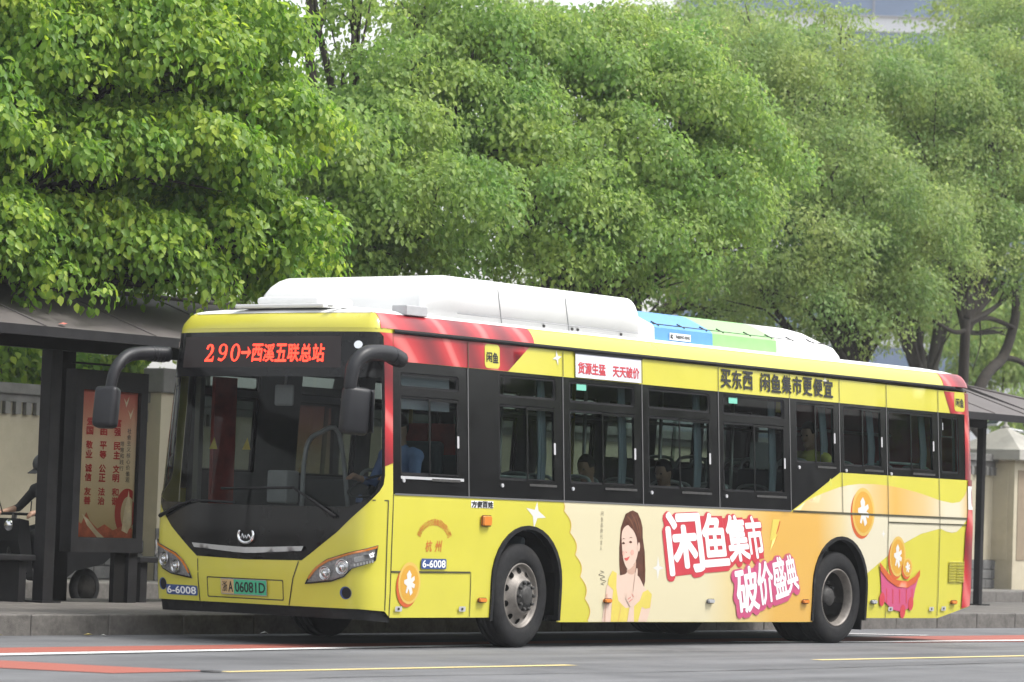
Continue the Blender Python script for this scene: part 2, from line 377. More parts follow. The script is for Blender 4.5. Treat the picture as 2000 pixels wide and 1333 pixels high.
box('shaft',11.0,11.75,12.7,12.96,.2,2.72,'plaster',p2); box('base_course',10.98,11.77,12.68,12.699,.2,.9,'block_stone',p2); box('cap_slab',10.93,11.82,12.6,12.99,2.722,3.05,'wall_grey',p2,bev=.02)
# ------------------------------------------------------------------ shelter
mat('crack_tar',(.018,.018,.018),.7)
mat('shelter_metal',(.017,.0165,.018),.55,noise=.3,nscale=5,spec=.2,bump=.1,dirt=((.04,.037,.034),.4))
mat('shelter_dark',(.009,.0085,.0085),.6,noise=.3,nscale=5,spec=.15)
mat('shelter_roof',(.10,.088,.085),.7,noise=.14,nscale=2,bump=.1,dirt=((.06,.052,.045),.6))
mat('steel',(.35,.35,.36),.35,metal=.9,noise=.1)
sh=prop(empty('bus_shelter',(9,5.5,.19)),label='long dark metal bus shelter with sloping brown grey roof behind the bus',cat='bus shelter')
EY,EZ,RY,RZ=4.62,2.885,6.15,3.40; XA,XB=-7.,23.9
BY=7.7
def roofpt(x,f,back=False):
    y=(EY if not back else BY)+(RY-(EY if not back else BY))*f; return (x,y,EZ+(RZ-EZ)*f)
pw=1.545; k=0; x=XA
while x<XB-.01:
    x1=min(x+pw,XB); g=.012
    for back in (0,):
        # hip at the right end
        hx=lambda f:XB-(XB-20.4)*f
        def lim(xx,f): return min(xx,hx(f))
        V=[]; 
        for dz in (0,-.05):
            for xx,f in ((x+g,0),(x1-g,0),(x1-g,1),(x+g,1)):
                p=roofpt(lim(xx,f),f,back); V.append((p[0],p[1],p[2]+dz))
        if x+g>20.4:
            f0=(XB-(x+g))/(XB-20.4); f1=(XB-(x1-g))/(XB-20.4)
            V=[]
            for dz in (0,-.05):
                for xx,f in ((x+g,0),(x1-g,0),(x1-g,f1),(x+g,f0)):
                    p=roofpt(xx,f,back); V.append((p[0],p[1],p[2]+dz))
        mesh('roof_panel',V,[(0,1,2,3),(7,6,5,4),(0,4,5,1),(1,5,6,2),(2,6,7,3),(3,7,4,0)],'shelter_roof',sh)
    tube('roof_rib',[Vector(roofpt(min(x,20.3),0))+Vector((0,0,.004)),Vector(roofpt(min(x,20.3),1))+Vector((0,0,.004))],.010,'shelter_roof',sh,6)
    x=x1
tube('ridge_cap',[(XA,RY,RZ+.01),(20.4,RY,RZ+.01)],.03,'shelter_roof',sh,8); tube('hip_cap',[(20.4,RY,RZ+.01),(XB,EY,EZ+.01)],.02,'shelter_roof',sh,8)
box('fascia',XA,XB,EY-.035,EY-.002,EZ-.10,EZ-.002,'shelter_metal',sh); box('rear_fascia',XA,20.4,RY,RY+.05,RZ-.14,RZ-.0,'shelter_metal',sh)
mesh('soffit',[(XA+.05,EY+.06,EZ-.056),(XB-.1,EY+.06,EZ-.056),(20.4,RY-.01,RZ-.06),(XA+.05,RY-.01,RZ-.06)],[(0,1,2,3)],'shelter_dark',sh)
box('beam',XA,20.51,5.44,5.56,2.72,3.08,'shelter_dark',sh); box('rear_beam',XA,20.3,5.95,6.09,3.0,3.2,'shelter_dark',sh)
for px_ in (-4.6,1.71,8.0,14.2,20.47):
    hw=.075 if px_<19 else .05
    box('post',px_-hw,px_+hw,5.5-hw,5.5+hw,.19,2.719,'shelter_metal',sh,bev=.008)
    box('post_foot',px_-.13,px_+.13,5.37,5.63,.189,.205,'shelter_metal',sh)
    if px_<19: box('rear_post',px_+.55,px_+.80,5.95,6.09,.19,2.999,'shelter_dark',sh,bev=.008)
for px_ in (1.71,8.0):
    box('bracket',px_+.3,px_+1.05,5.49,5.52,2.60,2.62,'shelter_dark',sh)
# poster case
def poster_case(x0,x1,label,full):
    pc=prop(empty('poster_case',((x0+x1)/2,5.6,.19)),label=label,cat='poster case')
    zb,zt=.70,2.545; y0,y1=5.40,5.56; f=.10
    b=MB(); b.box(x0,x0+f,y0,y1,zb,zt); b.box(x1-f,x1,y0,y1,zb,zt); b.box(x0+f,x1-f,y0,y1,zb,zb+.15); b.box(x0+f,x1-f,y0,y1,zt-.2,zt); b.build('case_frame','shelter_metal',pc)
    box('case_back',x0+f,x1-f,y1-.04,y1-.005,zb+.151,zt-.201,'shelter_dark',pc)
    for lx in (x1-.27,): 
        box('leg',lx+.12,lx+.25,5.44,5.52,.189,zb-.001,'shelter_metal',pc); box('leg',lx-.06,lx+.10,5.47,5.53,.189,zb-.001,'shelter_dark',pc)
    px0,px1,pz0,pz1=x0+f,x1-f,zb+.151,zt-.201; W_,H_=px1-px0,pz1-pz0; yy=y0+.05
    M_=lambda a,c,off=0.:(px0+a*W_,yy-off,pz0+c*H_)
    po=patch('poster',rect(0,0,1,1),M_,'poster_print',pc,step=.25)
    if full:
        cols=[(.185,['爱国','敬业','诚信','友善']),(.425,['自由','平等','公正','法治']),(.665,['富强','民主','文明','和谐'])]
        for cx,ws in cols:
            for i,wd in enumerate(ws):
                for j,ch in enumerate(wd):
                    zc=.785-.158*i-.062*j; text('lettering',ch,[(cx-.055,zc+.026),(cx+.055,zc+.026),(cx+.055,zc-.026),(cx-.055,zc-.026)],M_,'print_red',po,bold=.035,off=.003)
        for cx,zc0,st in ((.87,.735,'社会主义核心价值观'),(.755,.645,'培育和践行')):
            for i,ch in enumerate(st):
                zc=zc0-.042*i; text('lettering',ch,[(cx-.035,zc+.017),(cx+.035,zc+.017),(cx+.035,zc-.017),(cx-.035,zc-.017)],M_,'print_grey',po,bold=.01,off=.003)
        ring=ell(.88,.175,.21,.165,40); patch('printed_ribbon',[[p for p in ring if p[0]<.995]+[],ell(.90,.17,.125,.115,30)],M_,'print_red',po,step=.1,off=.002)
        patch('printed_figure',[(.80,.05),(.90,.03),(.97,.1),(.95,.22),(.92,.27),(.90,.33),(.88,.27),(.84,.2)],M_,'print_cream',po,step=.1,off=.003)
        patch('printed_hills',[(0,0),(.99,0),(.99,.06),(.8,.08),(.65,.05),(.5,.09),(.38,.06),(.25,.11),(.18,.17),(.1,.09),(.0,.12)],M_,'print_redsoft',po,step=.1,off=.0025)
        patch('printed_ridge',[(.1,.16),(.22,.12),(.36,.05),(.5,0),(.38,0),(.2,.08)],M_,'print_cream',po,step=.1,off=.0035)
        for bx_,bz in ((.80,.93),(.88,.85)): patch('printed_dove',[(bx_-.05,bz+.03),(bx_,bz),(bx_+.05,bz+.045),(bx_+.02,bz-.01),(bx_,bz-.035),(bx_-.02,bz-.005)],M_,'print_cream',po,step=.1,off=.003)
    else:
        patch('printed_flame',[(.2,.35),(.35,.3),(.5,.42),(.42,.55),(.34,.5),(.3,.62),(.2,.5)],M_,'print_gold',po,step=.1,off=.003)
        patch('printed_text_block',rect(.1,.05,.9,.2),M_,'print_cream',po,step=.2,off=.003)
    pane=mesh('pane',[(px0,y0+.02,pz0),(px1,y0+.02,pz0),(px1,y0+.02,pz1),(px0,y0+.02,pz1)],[(0,1,2,3)],'case_glass',pc)
    return pc
def vramp_mat(name,stops,axis='Z',rough=.4,z0=0,z1=1):
    m,t,b=_nodes(name); tc=N(t,'ShaderNodeTexCoord'); sp=N(t,'ShaderNodeSeparateXYZ'); t.links.new(tc.outputs['Object'],sp.inputs[0])
    mr=N(t,'ShaderNodeMapRange'); mr.inputs[1].default_value=z0; mr.inputs[2].default_value=z1
    n=N(t,'ShaderNodeTexNoise',Scale=4.,Detail=3.); t.links.new(tc.outputs['Object'],n.inputs['Vector'])
    ad=N(t,'ShaderNodeMath',operation='MULTIPLY_ADD'); ad.inputs[1].default_value=.16; ad.inputs[2].default_value=-.08; t.links.new(n.outputs['Fac'],ad.inputs[0])
    a2=N(t,'ShaderNodeMath',operation='ADD'); t.links.new(sp.outputs[axis],mr.inputs[0]); t.links.new(mr.outputs[0],a2.inputs[0]); t.links.new(ad.outputs[0],a2.inputs[1])
    r=ramp(t,stops,a2.outputs[0]); t.links.new(r.outputs[0],b.inputs['Base Color']); b.inputs['Roughness'].default_value=rough; MATS[name]=m
vramp_mat('poster_print',[(0.,(.50,.38,.19)),(.25,(.60,.49,.29)),(.62,(.60,.47,.30)),(.82,(.58,.28,.18)),(1.,(.55,.12,.09))],'Z',.5,.85,2.34)
mat('print_red',(.42,.03,.025),.5); mat('print_redsoft',(.50,.12,.06),.5,noise=.4,nscale=9); mat('print_grey',(.12,.10,.09),.5); mat('print_cream',(.72,.62,.42),.5,noise=.15); mat('print_gold',(.62,.40,.09),.5)
glass('case_glass',(.93,.94,.94),1.3)
poster_case(1.98,3.02,'poster case with red and gold poster of red characters beside the left shelter post',True)
poster_case(5.05,6.1,'second red poster case, seen only through the bus windscreen',False)
# benches
def bench(x0,x1,label):
    b=prop(empty('bench',((x0+x1)/2,5.9,.19)),label=label,cat='bench')
    box('seat',x0,x1,5.5,5.9,.60,.66,'shelter_metal',b,bev=.01)
    for lx in (x0+.12,x1-.13): box('leg',lx-.05,lx+.05,5.55,5.85,.189,.599,'shelter_metal',b)
bench(-1.8,1.6,'dark metal bench left of the shelter post'); bench(3.1,4.9,'dark metal bench between poster case and bus front')
# ------------------------------------------------------------------ building far behind
mat('facade_white',(.62,.63,.66),.6,noise=.06,nscale=.3); mat('facade_glass',(.11,.17,.29),.15,noise=.12,nscale=.25,spec=.8); mat('facade_frame',(.33,.32,.33),.5)
BLOC=(198.17,116.94,0.50)
bd=prop(empty('office_building',(0,0,0)),label='pale office block with blue ribbon windows rising behind the trees at top right',cat='building')
# modelled about its own base, then turned to face the street corner
box('core',-14,24,.3,20,0,62,'facade_white',bd)
zf=2.2; k=0; BZ=40.0
while zf<60:
    box('spandrel',-14,24,0,.298,zf-1.15,zf,'facade_white',bd); box('ledge',-14,24,-.12,-.002,zf-.06,zf+.06,'facade_frame',bd)
    x=-14; pn=None
    while x<23.9:
        if pn is None: pn=box('window_pane',-13.96,-9.24+.0,.12,.2,zf+.07,zf+2.2,'facade_glass',bd)
        else:
            o=pn.copy(); COL.objects.link(o); o.location=(x+14,0,0)
        x+=4.75
    for x in (-9.25,-4.5,.25,5.0,9.75,14.5,19.25): box('mullion',x-.04,x+.04,-.02,.119,zf+.061,zf+2.24,'facade_frame',bd)
    zf+=3.4
bd.rotation_euler=(0,0,-YAW); bd.location=BLOC
# ------------------------------------------------------------------ trees
def leaf_mat(name,dark,mid,light,tr=.35,rough=.42):
    m,t,b=_nodes(name); ge=N(t,'ShaderNodeNewGeometry'); tc=N(t,'ShaderNodeTexCoord')
    r=ramp(t,[(0.,dark),(.55,mid),(.9,light),(1.,tuple(min(1,c*1.25) for c in light))],ge.outputs['Random Per Island'])
    n=N(t,'ShaderNodeTexNoise',Scale=1.1,Detail=3.); t.links.new(tc.outputs['Object'],n.inputs['Vector'])
    r2=ramp(t,[(.32,(.72,.86,.78)),(.68,(1.22,1.10,1.0))],n.outputs['Fac'])
    mx=N(t,'ShaderNodeMixRGB',blend_type='MULTIPLY'); mx.inputs[0].default_value=1; t.links.new(r.outputs[0],mx.inputs[1]); t.links.new(r2.outputs[0],mx.inputs[2])
    t.links.new(mx.outputs[0],b.inputs['Base Color']); b.inputs['Roughness'].default_value=rough; b.inputs['Specular IOR Level'].default_value=.25
    tl=N(t,'ShaderNodeBsdfTranslucent'); h=N(t,'ShaderNodeHueSaturation'); h.inputs['Value'].default_value=1.35; h.inputs['Saturation'].default_value=1.1; t.links.new(mx.outputs[0],h.inputs['Color']); t.links.new(h.outputs[0],tl.inputs['Color'])
    ms=N(t,'ShaderNodeMixShader'); ms.inputs[0].default_value=tr; o=t.nodes.get('Material Output')
    t.links.new(b.outputs[0],ms.inputs[1]); t.links.new(tl.outputs[0],ms.inputs[2]); t.links.new(ms.outputs[0],o.inputs[0]); MATS[name]=m
leaf_mat('leaf_near',(.13,.23,.045),(.20,.33,.058),(.36,.47,.09),.5)
leaf_mat('leaf_mid',(.19,.285,.09),(.235,.345,.10),(.31,.42,.125),.52)
leaf_mat('leaf_far',(.21,.29,.11),(.245,.33,.12),(.30,.38,.145),.52)
mat('bark',(.032,.026,.021),.9,noise=.4,nscale=9,bump=.8,bscale=30); mat('flower_buds',(.48,.46,.20),.7)
def leaf_template(kind):
    if kind=='broad':   # 6 verts, folded along the midrib with a drooping tip
        return np.array([(0,0,0),(.30,.31,.05),(.66,.25,.03),(1,0,-.16),(.66,-.25,.03),(.30,-.31,.05)]),[(0,1,2,3),(0,3,4,5)]
    return np.array([(0,0,0),(.42,.26,.05),(1,0,-.10),(.42,-.26,.05)]),[(0,1,2),(0,2,3)]
def leaves_mesh(name,pos,dirs,nrm,size,kind):
    T,F=leaf_template(kind); n=len(pos); k=len(T)
    d=dirs/np.linalg.norm(dirs,axis=1,keepdims=True); s=np.cross(nrm,d); s/=np.linalg.norm(s,axis=1,keepdims=True)+1e-9; u=np.cross(d,s)
    V=pos[:,None,:]+size[:,None,None]*(T[None,:,0,None]*d[:,None,:]+T[None,:,1,None]*s[:,None,:]+T[None,:,2,None]*u[:,None,:])
    V=V.reshape(-1,3); base=(np.arange(n)*k)
    me=bpy.data.meshes.new(name); me.vertices.add(len(V)); me.vertices.foreach_set('co',V.astype(np.float32).ravel())
    L=sum(len(f) for f in F); idx=np.concatenate([base[:,None]+np.array(f)[None,:] for f in F],1).ravel()
    me.loops.add(n*L); me.loops.foreach_set('vertex_index',idx.astype(np.int32))
    tot=np.tile([len(f) for f in F],n); st=np.concatenate([[0],np.cumsum(tot)[:-1]])
    me.polygons.add(n*len(F)); me.polygons.foreach_set('loop_start',st.astype(np.int32)); me.polygons.foreach_set('loop_total',tot.astype(np.int32))
    me.update(calc_edges=True); return me
def unit(n,rng): v=rng.normal(size=(n,3)); return v/np.linalg.norm(v,axis=1,keepdims=True)
def crown_points(lobes,rng,per_m2=9.,clump=(.28,.46),nleaf=(80,140),ls=.11,droop=.55,fill=.35):
    P=[];D=[];Nn=[];S=[];tips=[]
    for (cx,cy,cz,rx,rz) in lobes:
        A=4*math.pi*((rx*rx)**1.6/3+2*(rx*rz)**1.6/3)**(1/1.6); nc=int(A*per_m2*.7)
        u=unit(nc,rng); u[:,2]=np.where(u[:,2]<-.3,-u[:,2]*.8,u[:,2])
        rad=rng.uniform(.86,1.06,nc); inner=rng.random(nc)<fill; rad[inner]*=rng.uniform(.35,.85,inner.sum())
        C=np.array([cx,cy,cz])+u*np.array([rx,rx,rz])*rad[:,None]
        for c,uu in zip(C,u):
            r=rng.uniform(*clump); n=int(rng.uniform(*nleaf)*(r/clump[1])**1.5)
            v=unit(n,rng); v=v*.8+uu*.42+np.array([0,0,.28]); v/=np.linalg.norm(v,axis=1,keepdims=True)
            rr=r*rng.uniform(.35,1.05,n)**.6
            p=c+v*np.array([1.15,1.15,.72])*rr[:,None]
            dd=v*.35+rng.normal(size=(n,3))*.42; dd[:,2]-=droop
            nn=v*1.0+np.array([-.12,-.12,.42])+rng.normal(size=(n,3))*.32
            P.append(p);D.append(dd);Nn.append(nn);S.append(ls*rng.uniform(.5,1.2,n)); tips.append(c+uu*r*.8)
    return np.concatenate(P),np.concatenate(D),np.concatenate(Nn),np.concatenate(S),np.array(tips)
def limbs(mb,base,fork,lobes,r0,rng):
    """tapered trunk up to the fork and a bending limb to each lobe with twigs"""
    b=Vector(base); f=Vector(fork); mid=b.lerp(f,.5)+Vector((rng.uniform(-.1,.1),rng.uniform(-.1,.1),0))
    mb.tube(curve_pts([b-Vector((0,0,.05)),b+Vector((0,0,.25)),mid,f],5),[r0*1.35]+[r0*1.12]*4+[r0*(1.05-.035*i) for i in range(11)],10)
    for (cx,cy,cz,rx,rz) in lobes:
        c=Vector((cx,cy,cz)); d=c-f; L=d.length; s=f-Vector((0,0,rng.uniform(0,.25)*min(1.5,L)))
        q=s.lerp(c,.45)+Vector((rng.uniform(-.25,.25),rng.uniform(-.25,.25),rng.uniform(-.1,.35)))*min(1,L*.3)
        pts=curve_pts([s,q,c],6); r=min(r0*.62,.035+.022*L)
        mb.tube(pts,[r*(1-.75*i/(len(pts)-1)) for i in range(len(pts))],7)
        for _ in range(5):
            e=c+Vector(unit(1,rng)[0])*rx*.85; e.z=max(e.z,cz-.3*rz); m_=c.lerp(e,.5)+Vector((0,0,.12)); st=Vector(pts[rng.integers(5,len(pts))])
            mb.tube([st,st.lerp(m_,.6),e],[r*.3,r*.2,.008],5)
def tree(name,label,base,fork,lobes,r0,leafm,kind,ls,seed,extra=None,buds=0,group='street trees behind the bus',**kw):
    rng=np.random.default_rng(seed); t=prop(empty(name,base),label=label,cat='tree',group=group)
    mb=MB(); limbs(mb,base,fork,lobes,r0,rng)
    if extra:
        for pts,rs in extra: mb.tube(curve_pts(pts,5),[rs[0]+(rs[1]-rs[0])*i/(5*(len(pts)-1)) for i in range(5*(len(pts)-1)+1)],9)
    mb.build('trunk','bark',t)
    P,D,Nn,S,tips=crown_points(lobes,rng,ls=ls,**kw)
    link('crown',leaves_mesh('crown',P,D,Nn,S,kind),t,leafm)
    if buds:
        up=tips[np.argsort(-tips[:,2]+rng.normal(size=len(tips))*.8)][:buds]; n=len(up)*9
        p=np.repeat(up,9,0)+rng.normal(size=(n,3))*np.array([.09,.09,.05]); 
        link('blossom',leaves_mesh('blossom',p,unit(n,rng)+np.array([0,0,.8]),unit(n,rng),np.full(n,.05),'kite'),t,'flower_buds')
    return t,len(P)
NL=0
L_near=[(1.44, 5.6, 3.75, 0.61, 0.49), (2.43, 5.2, 3.72, 0.57, 0.46), (3.8, 5.2, 3.99, 0.67, 0.54), (4.36, 4.9, 4.03, 0.43, 0.35), (1.63, 5.4, 4.53, 0.77, 0.62), (2.77, 5.0, 4.64, 0.79, 0.63), (4.2, 5.1, 5.06, 0.65, 0.52), (4.77, 5.3, 5.49, 0.33, 0.26), (1.34, 5.6, 5.54, 0.87, 0.7), (2.47, 5.2, 5.66, 0.89, 0.71), (3.96, 5.3, 5.96, 0.7, 0.56), (4.52, 5.6, 6.33, 0.36, 0.29), (2.5, 5.8, 6.71, 1.06, 0.85), (4.32, 5.9, 7.1, 0.83, 0.66), (0.32, 5.8, 4.82, 1.0, 0.8), (0.33, 5.6, 3.65, 0.75, 0.6), (0.23, 6.0, 6.08, 1.11, 0.89), (1.3, 5.0, 3.29, 0.23, 0.18), (3.05, 5.2, 3.45, 0.32, 0.25), (4.46, 5.4, 3.56, 0.33, 0.26), (5.34, 5.6, 3.74, 0.34, 0.27)]
L_mid1=[(12.37, 10.5, 4.84, 0.96, 0.77), (13.12, 9.8, 5.24, 0.96, 0.77), (12.89, 10.8, 5.87, 1.04, 0.84), (13.26, 11.5, 6.36, 0.6, 0.48), (13.96, 11.0, 6.92, 0.89, 0.71), (14.97, 10.6, 6.66, 1.08, 0.86), (15.31, 11.0, 7.59, 1.02, 0.81), (16.74, 10.8, 7.69, 0.97, 0.77), (15.22, 11.8, 8.29, 0.62, 0.5), (13.64, 11.8, 7.93, 0.39, 0.31), (13.61, 11.8, 8.5, 0.36, 0.29), (13.08, 12.2, 8.59, 0.21, 0.17), (13.58, 11.9, 7.2, 0.32, 0.26), (14.23, 10.2, 4.5, 0.56, 0.45), (11.94, 11.0, 4.2, 0.75, 0.6), (13.42, 10.8, 4.31, 0.7, 0.56), (11.99, 12.2, 5.2, 1.05, 0.84), (12.41, 11.8, 4.67, 0.84, 0.67), (16.15, 12.3, 9.27, 0.68, 0.54)]
L_mid2=[(15.5, 9.6, 5.38, 1.07, 0.86), (15.16, 10.0, 6.08, 0.79, 0.63), (16.96, 9.8, 6.26, 1.03, 0.82), (18.56, 9.6, 7.09, 1.13, 0.9), (19.81, 9.6, 6.54, 0.96, 0.77), (18.61, 9.4, 5.73, 0.98, 0.78), (17.09, 9.4, 5.15, 0.95, 0.76), (15.57, 9.8, 4.6, 0.72, 0.57), (18.36, 10.4, 7.56, 1.14, 0.91), (17.24, 10.5, 7.06, 0.89, 0.72), (18.64, 11.0, 8.17, 0.73, 0.58), (20.19, 11.2, 8.42, 0.67, 0.54), (20.17, 9.8, 5.42, 0.7, 0.56), (19.03, 10.2, 4.72, 0.53, 0.43), (17.89, 10.4, 4.49, 0.53, 0.42)]
L_right1=[(28.07, 13.2, 7.24, 1.35, 1.08), (27.16, 13.0, 6.08, 1.24, 0.99), (29.17, 12.8, 6.52, 1.45, 1.16), (28.37, 12.8, 5.46, 1.16, 0.93), (30.29, 12.6, 5.78, 1.19, 0.95), (27.21, 13.0, 5.11, 0.97, 0.78), (26.52, 13.4, 5.33, 0.97, 0.77), (29.47, 12.4, 4.9, 1.0, 0.8), (28.42, 12.8, 4.56, 0.72, 0.57), (27.79, 13.8, 8.23, 1.26, 1.01), (30.12, 14.0, 8.87, 1.4, 1.12), (27.35, 14.4, 9.02, 1.08, 0.87), (27.41, 15.0, 9.42, 0.5, 0.4), (31.15, 14.8, 10.32, 0.4, 0.32), (30.48, 15.0, 10.48, 0.38, 0.3), (29.1, 15.5, 10.41, 0.37, 0.3), (28.97, 14.6, 9.41, 0.88, 0.7)]
L_right2=[(32.47, 14.0, 8.95, 1.63, 1.3), (34.83, 13.6, 9.5, 1.42, 1.14), (34.95, 13.2, 8.71, 1.67, 1.33), (32.82, 13.4, 7.81, 1.43, 1.15), (34.28, 13.0, 7.17, 1.45, 1.16), (32.43, 12.8, 6.33, 1.23, 0.98), (34.22, 12.6, 5.89, 1.06, 0.85), (33.35, 15.0, 9.78, 0.68, 0.55), (37.97, 14.0, 10.4, 1.74, 1.39), (36.68, 13.0, 7.68, 1.7, 1.36), (37.65, 15.0, 11.04, 0.93, 0.74), (39.13, 15.5, 12.0, 1.05, 0.84), (31.82, 13.0, 6.76, 1.13, 0.9), (36.18, 14.0, 5.16, 0.45, 0.36)]
L_back=[(29.24, 21.0, 10.37, 0.89, 0.8), (32.96, 21.0, 10.66, 0.82, 0.74), (33.51, 20.0, 10.57, 1.13, 1.02), (38.0, 21.0, 11.2, 0.76, 0.69), (36.6, 21.0, 11.67, 0.54, 0.48), (46.35, 21.0, 13.11, 0.83, 0.75), (22.41, 19.0, 7.4, 1.77, 1.41), (26.05, 19.0, 6.86, 1.85, 1.48), (31.41, 20.0, 7.09, 2.0, 1.6), (36.84, 20.0, 7.9, 2.34, 1.87), (18.25, 18.0, 7.34, 0.99, 0.79), (43.61, 21.0, 8.56, 2.65, 2.12), (41.38, 21.0, 9.48, 1.69, 1.35), (29.77, 17.0, 5.33, 1.05, 0.84), (33.56, 18.0, 5.11, 1.0, 0.8), (26.7, 16.0, 5.29, 0.81, 0.65), (37.41, 19.0, 4.84, 0.85, 0.68), (30.96, 17.0, 5.32, 0.96, 0.77), (44.32, 20.0, 5.83, 1.03, 0.83), (24.42, 16.0, 5.21, 0.97, 0.77), (42.27, 20.0, 6.6, 1.69, 1.35), (48.22, 21.0, 9.6, 2.78, 2.22), (25.52, 20.0, 9.54, 0.84, 0.67), (18.88, 17.0, 4.8, 1.23, 0.99), (14.81, 16.0, 4.48, 1.15, 0.92)]
L_willow=[(54.08, 24.0, 5.2, 1.17, 1.17), (56.75, 24.0, 5.87, 1.86, 1.86), (54.21, 25.0, 6.25, 1.44, 1.44), (49.47, 24.0, 6.2, 1.12, 0.9), (51.33, 22.0, 3.93, 0.75, 0.6)]
_,n=tree('camphor_tree','leafy camphor tree with large bright leaves overhanging the shelter at left',(-.6,7.4,.18),(.6,6.6,3.6),L_near,.20,'leaf_near','broad',.098,1,per_m2=11,clump=(.24,.46),nleaf=(140,230),droop=.75,fill=.35); NL+=n
L_left=[(2.0,11.5,5.2,1.6,1.1),(4.5,11.2,5.0,1.6,1.1),(7.0,11.3,5.2,1.6,1.1),(9.4,11.6,5.4,1.5,1.1),(3.2,12.6,6.8,1.7,1.2),(6.0,12.4,7.0,1.8,1.3),(8.6,12.8,6.9,1.6,1.2),(5.0,9.2,5.8,1.3,1.0),(7.6,9.4,5.9,1.3,1.0),(2.4,9.4,5.8,1.3,1.0),(3.4,12.3,4.4,1.3,.8),(6.0,12.2,4.3,1.3,.8),(8.4,12.2,4.4,1.3,.8),(10.8,12.2,4.6,1.3,.8),(11.2,11.0,5.6,1.3,1.0)]  # lobes of an added tree, its canopy placed to shade the left wall
_,n=tree('camphor_tree','tree added over the wall to shade it, behind the large leaved near tree',(5.2,12.2,.2),(5.4,11.8,3.8),L_left,.19,'leaf_mid','broad',.11,9,per_m2=4.5,clump=(.35,.6),nleaf=(110,170),droop=.7); NL+=n
_,n=tree('camphor_tree','dense green tree right of the overhanging near tree, above the bus front',(13.3,12.2,.2),(13.7,11.5,4.0),L_mid1,.19,'leaf_mid','broad',.090,2,extra=[([(13.6,11.6,3.9),(13.25,11.8,5.9),(12.97,12,7.42),(12.93,12,7.9),(13.0,12.05,8.8)],(.085,.045)),([(12.95,12,7.5),(13.2,12,8.0),(13.35,12.05,8.8)],(.035,.02)),([(12.95,12,7.6),(12.6,12,7.9),(12.45,12,8.05)],(.02,.008))],buds=25,per_m2=5.5,clump=(.32,.58),nleaf=(165,260),droop=.7,fill=.3); NL+=n
_,n=tree('camphor_tree','bushy tree with yellowish flower tips above the middle of the bus roof',(17.6,12.0,.2),(17.4,10.8,3.9),L_mid2,.18,'leaf_mid','broad',.090,3,buds=130,per_m2=5.5,clump=(.32,.58),nleaf=(165,260),droop=.7,fill=.3); NL+=n
_,n=tree('camphor_tree','fine leaved tree above the air conditioner of the bus',(28.9,12.4,.2),(28.7,12.7,4.0),L_right1,.17,'leaf_far','kite',.10,4,per_m2=5,clump=(.35,.65),nleaf=(130,210),droop=.5); NL+=n
_,n=tree('camphor_tree','tree with two dark trunks rising behind the rear of the bus',(31.68,12.3,.2),(31.75,12.3,5.1),L_right2,.125,'leaf_far','kite',.10,5,per_m2=5,clump=(.35,.65),nleaf=(130,210),droop=.5,
  extra=[([(31.7,12.32,2.9),(32.45,12.3,4.05),(33.15,12.3,4.5),(33.6,12.35,5.1),(33.95,12.5,5.6),(34.3,12.8,6.6)],(.12,.07)),([(33.1,12.3,4.5),(33.6,12.2,4.45),(34.4,12.1,4.2),(35.2,12.0,4.3)],(.06,.04)),([(31.75,12.3,4.85),(32.1,12.3,5.1),(32.6,12.3,5.18),(33.2,12.3,5.12),(33.6,12.3,5.05)],(.05,.04)),([(31.75,12.3,4.9),(31.3,12.3,4.85),(30.6,12.3,5.0)],(.05,.03)),([(32.25,12.3,5.12),(32.3,12.3,4.7),(32.05,12.3,4.2)],(.018,.008))]); NL+=n
bk=sorted(L_back)
for i,(a,b_,lab) in enumerate(((0,25.5,'paler background tree behind the near crowns at left'),(25.5,38,'background tree against the white sky at the top centre'),(38,60,'background tree in front of the office block'))):
    lb=[l for l in bk if a<=l[0]<b_]; bx_=sum(l[0] for l in lb)/len(lb)
    _,n=tree('background_tree',lab,(bx_,20.,.2),(bx_,20.,4.5),lb,.2,'leaf_far','kite',.13,20+i,group='trees in the second row',per_m2=4.2,clump=(.4,.7),nleaf=(80,130),droop=.35); NL+=n
_,n=tree('willow_tree','light green drooping willow beyond the wall at right',(54,24,.2),(54,24,3.4),L_willow,.2,'leaf_far','kite',.16,31,group='trees in the second row',per_m2=5,clump=(.4,.7),nleaf=(80,120),droop=1.6); NL+=n
_,n=tree('shrub','dark dense shrub behind the wall at left, under the near tree',(9.5,15.2,.2),(9.6,15.2,2.2),[(8.2,15.2,3.4,1.0,.8),(9.8,15.3,3.5,1.1,.9),(11.4,15.4,3.5,1.1,.9),(13.0,15.6,3.6,1.1,.9),(10.5,15.8,4.3,1.1,.8)],.08,'leaf_mid','kite',.12,41,group='trees in the second row',per_m2=6,clump=(.3,.5),nleaf=(80,130)); NL+=n
# trees of the far side of the street, mirrored in the windows of the bus
_o=[o for o in COL.objects if o.name.startswith('camphor_tree')]
_o=[_o[0]]+_o[2:]
for src,loc,lab in ((_o[1],(14,-27,.0),'street tree on the opposite side of the road, first of the row'),(_o[2],(24,-26,.0),'street tree on the opposite side of the road, second of the row'),(_o[1],(34,-27.5,.0),'street tree on the opposite side of the road, third of the row'),(_o[2],(43,-26,.0),'street tree on the opposite side of the road, fourth of the row'),(_o[1],(53,-27,.0),'street tree on the opposite side of the road, fifth of the row'),(_o[2],(-12,11.5,.2),'street tree on the footpath left of the picture'),(_o[1],(-22,11.5,.2),'farther street tree on the footpath left of the picture')):
    c=copy_thing(src,loc); prop(c,lab,'tree','street trees outside the picture')
print('leaves',NL)
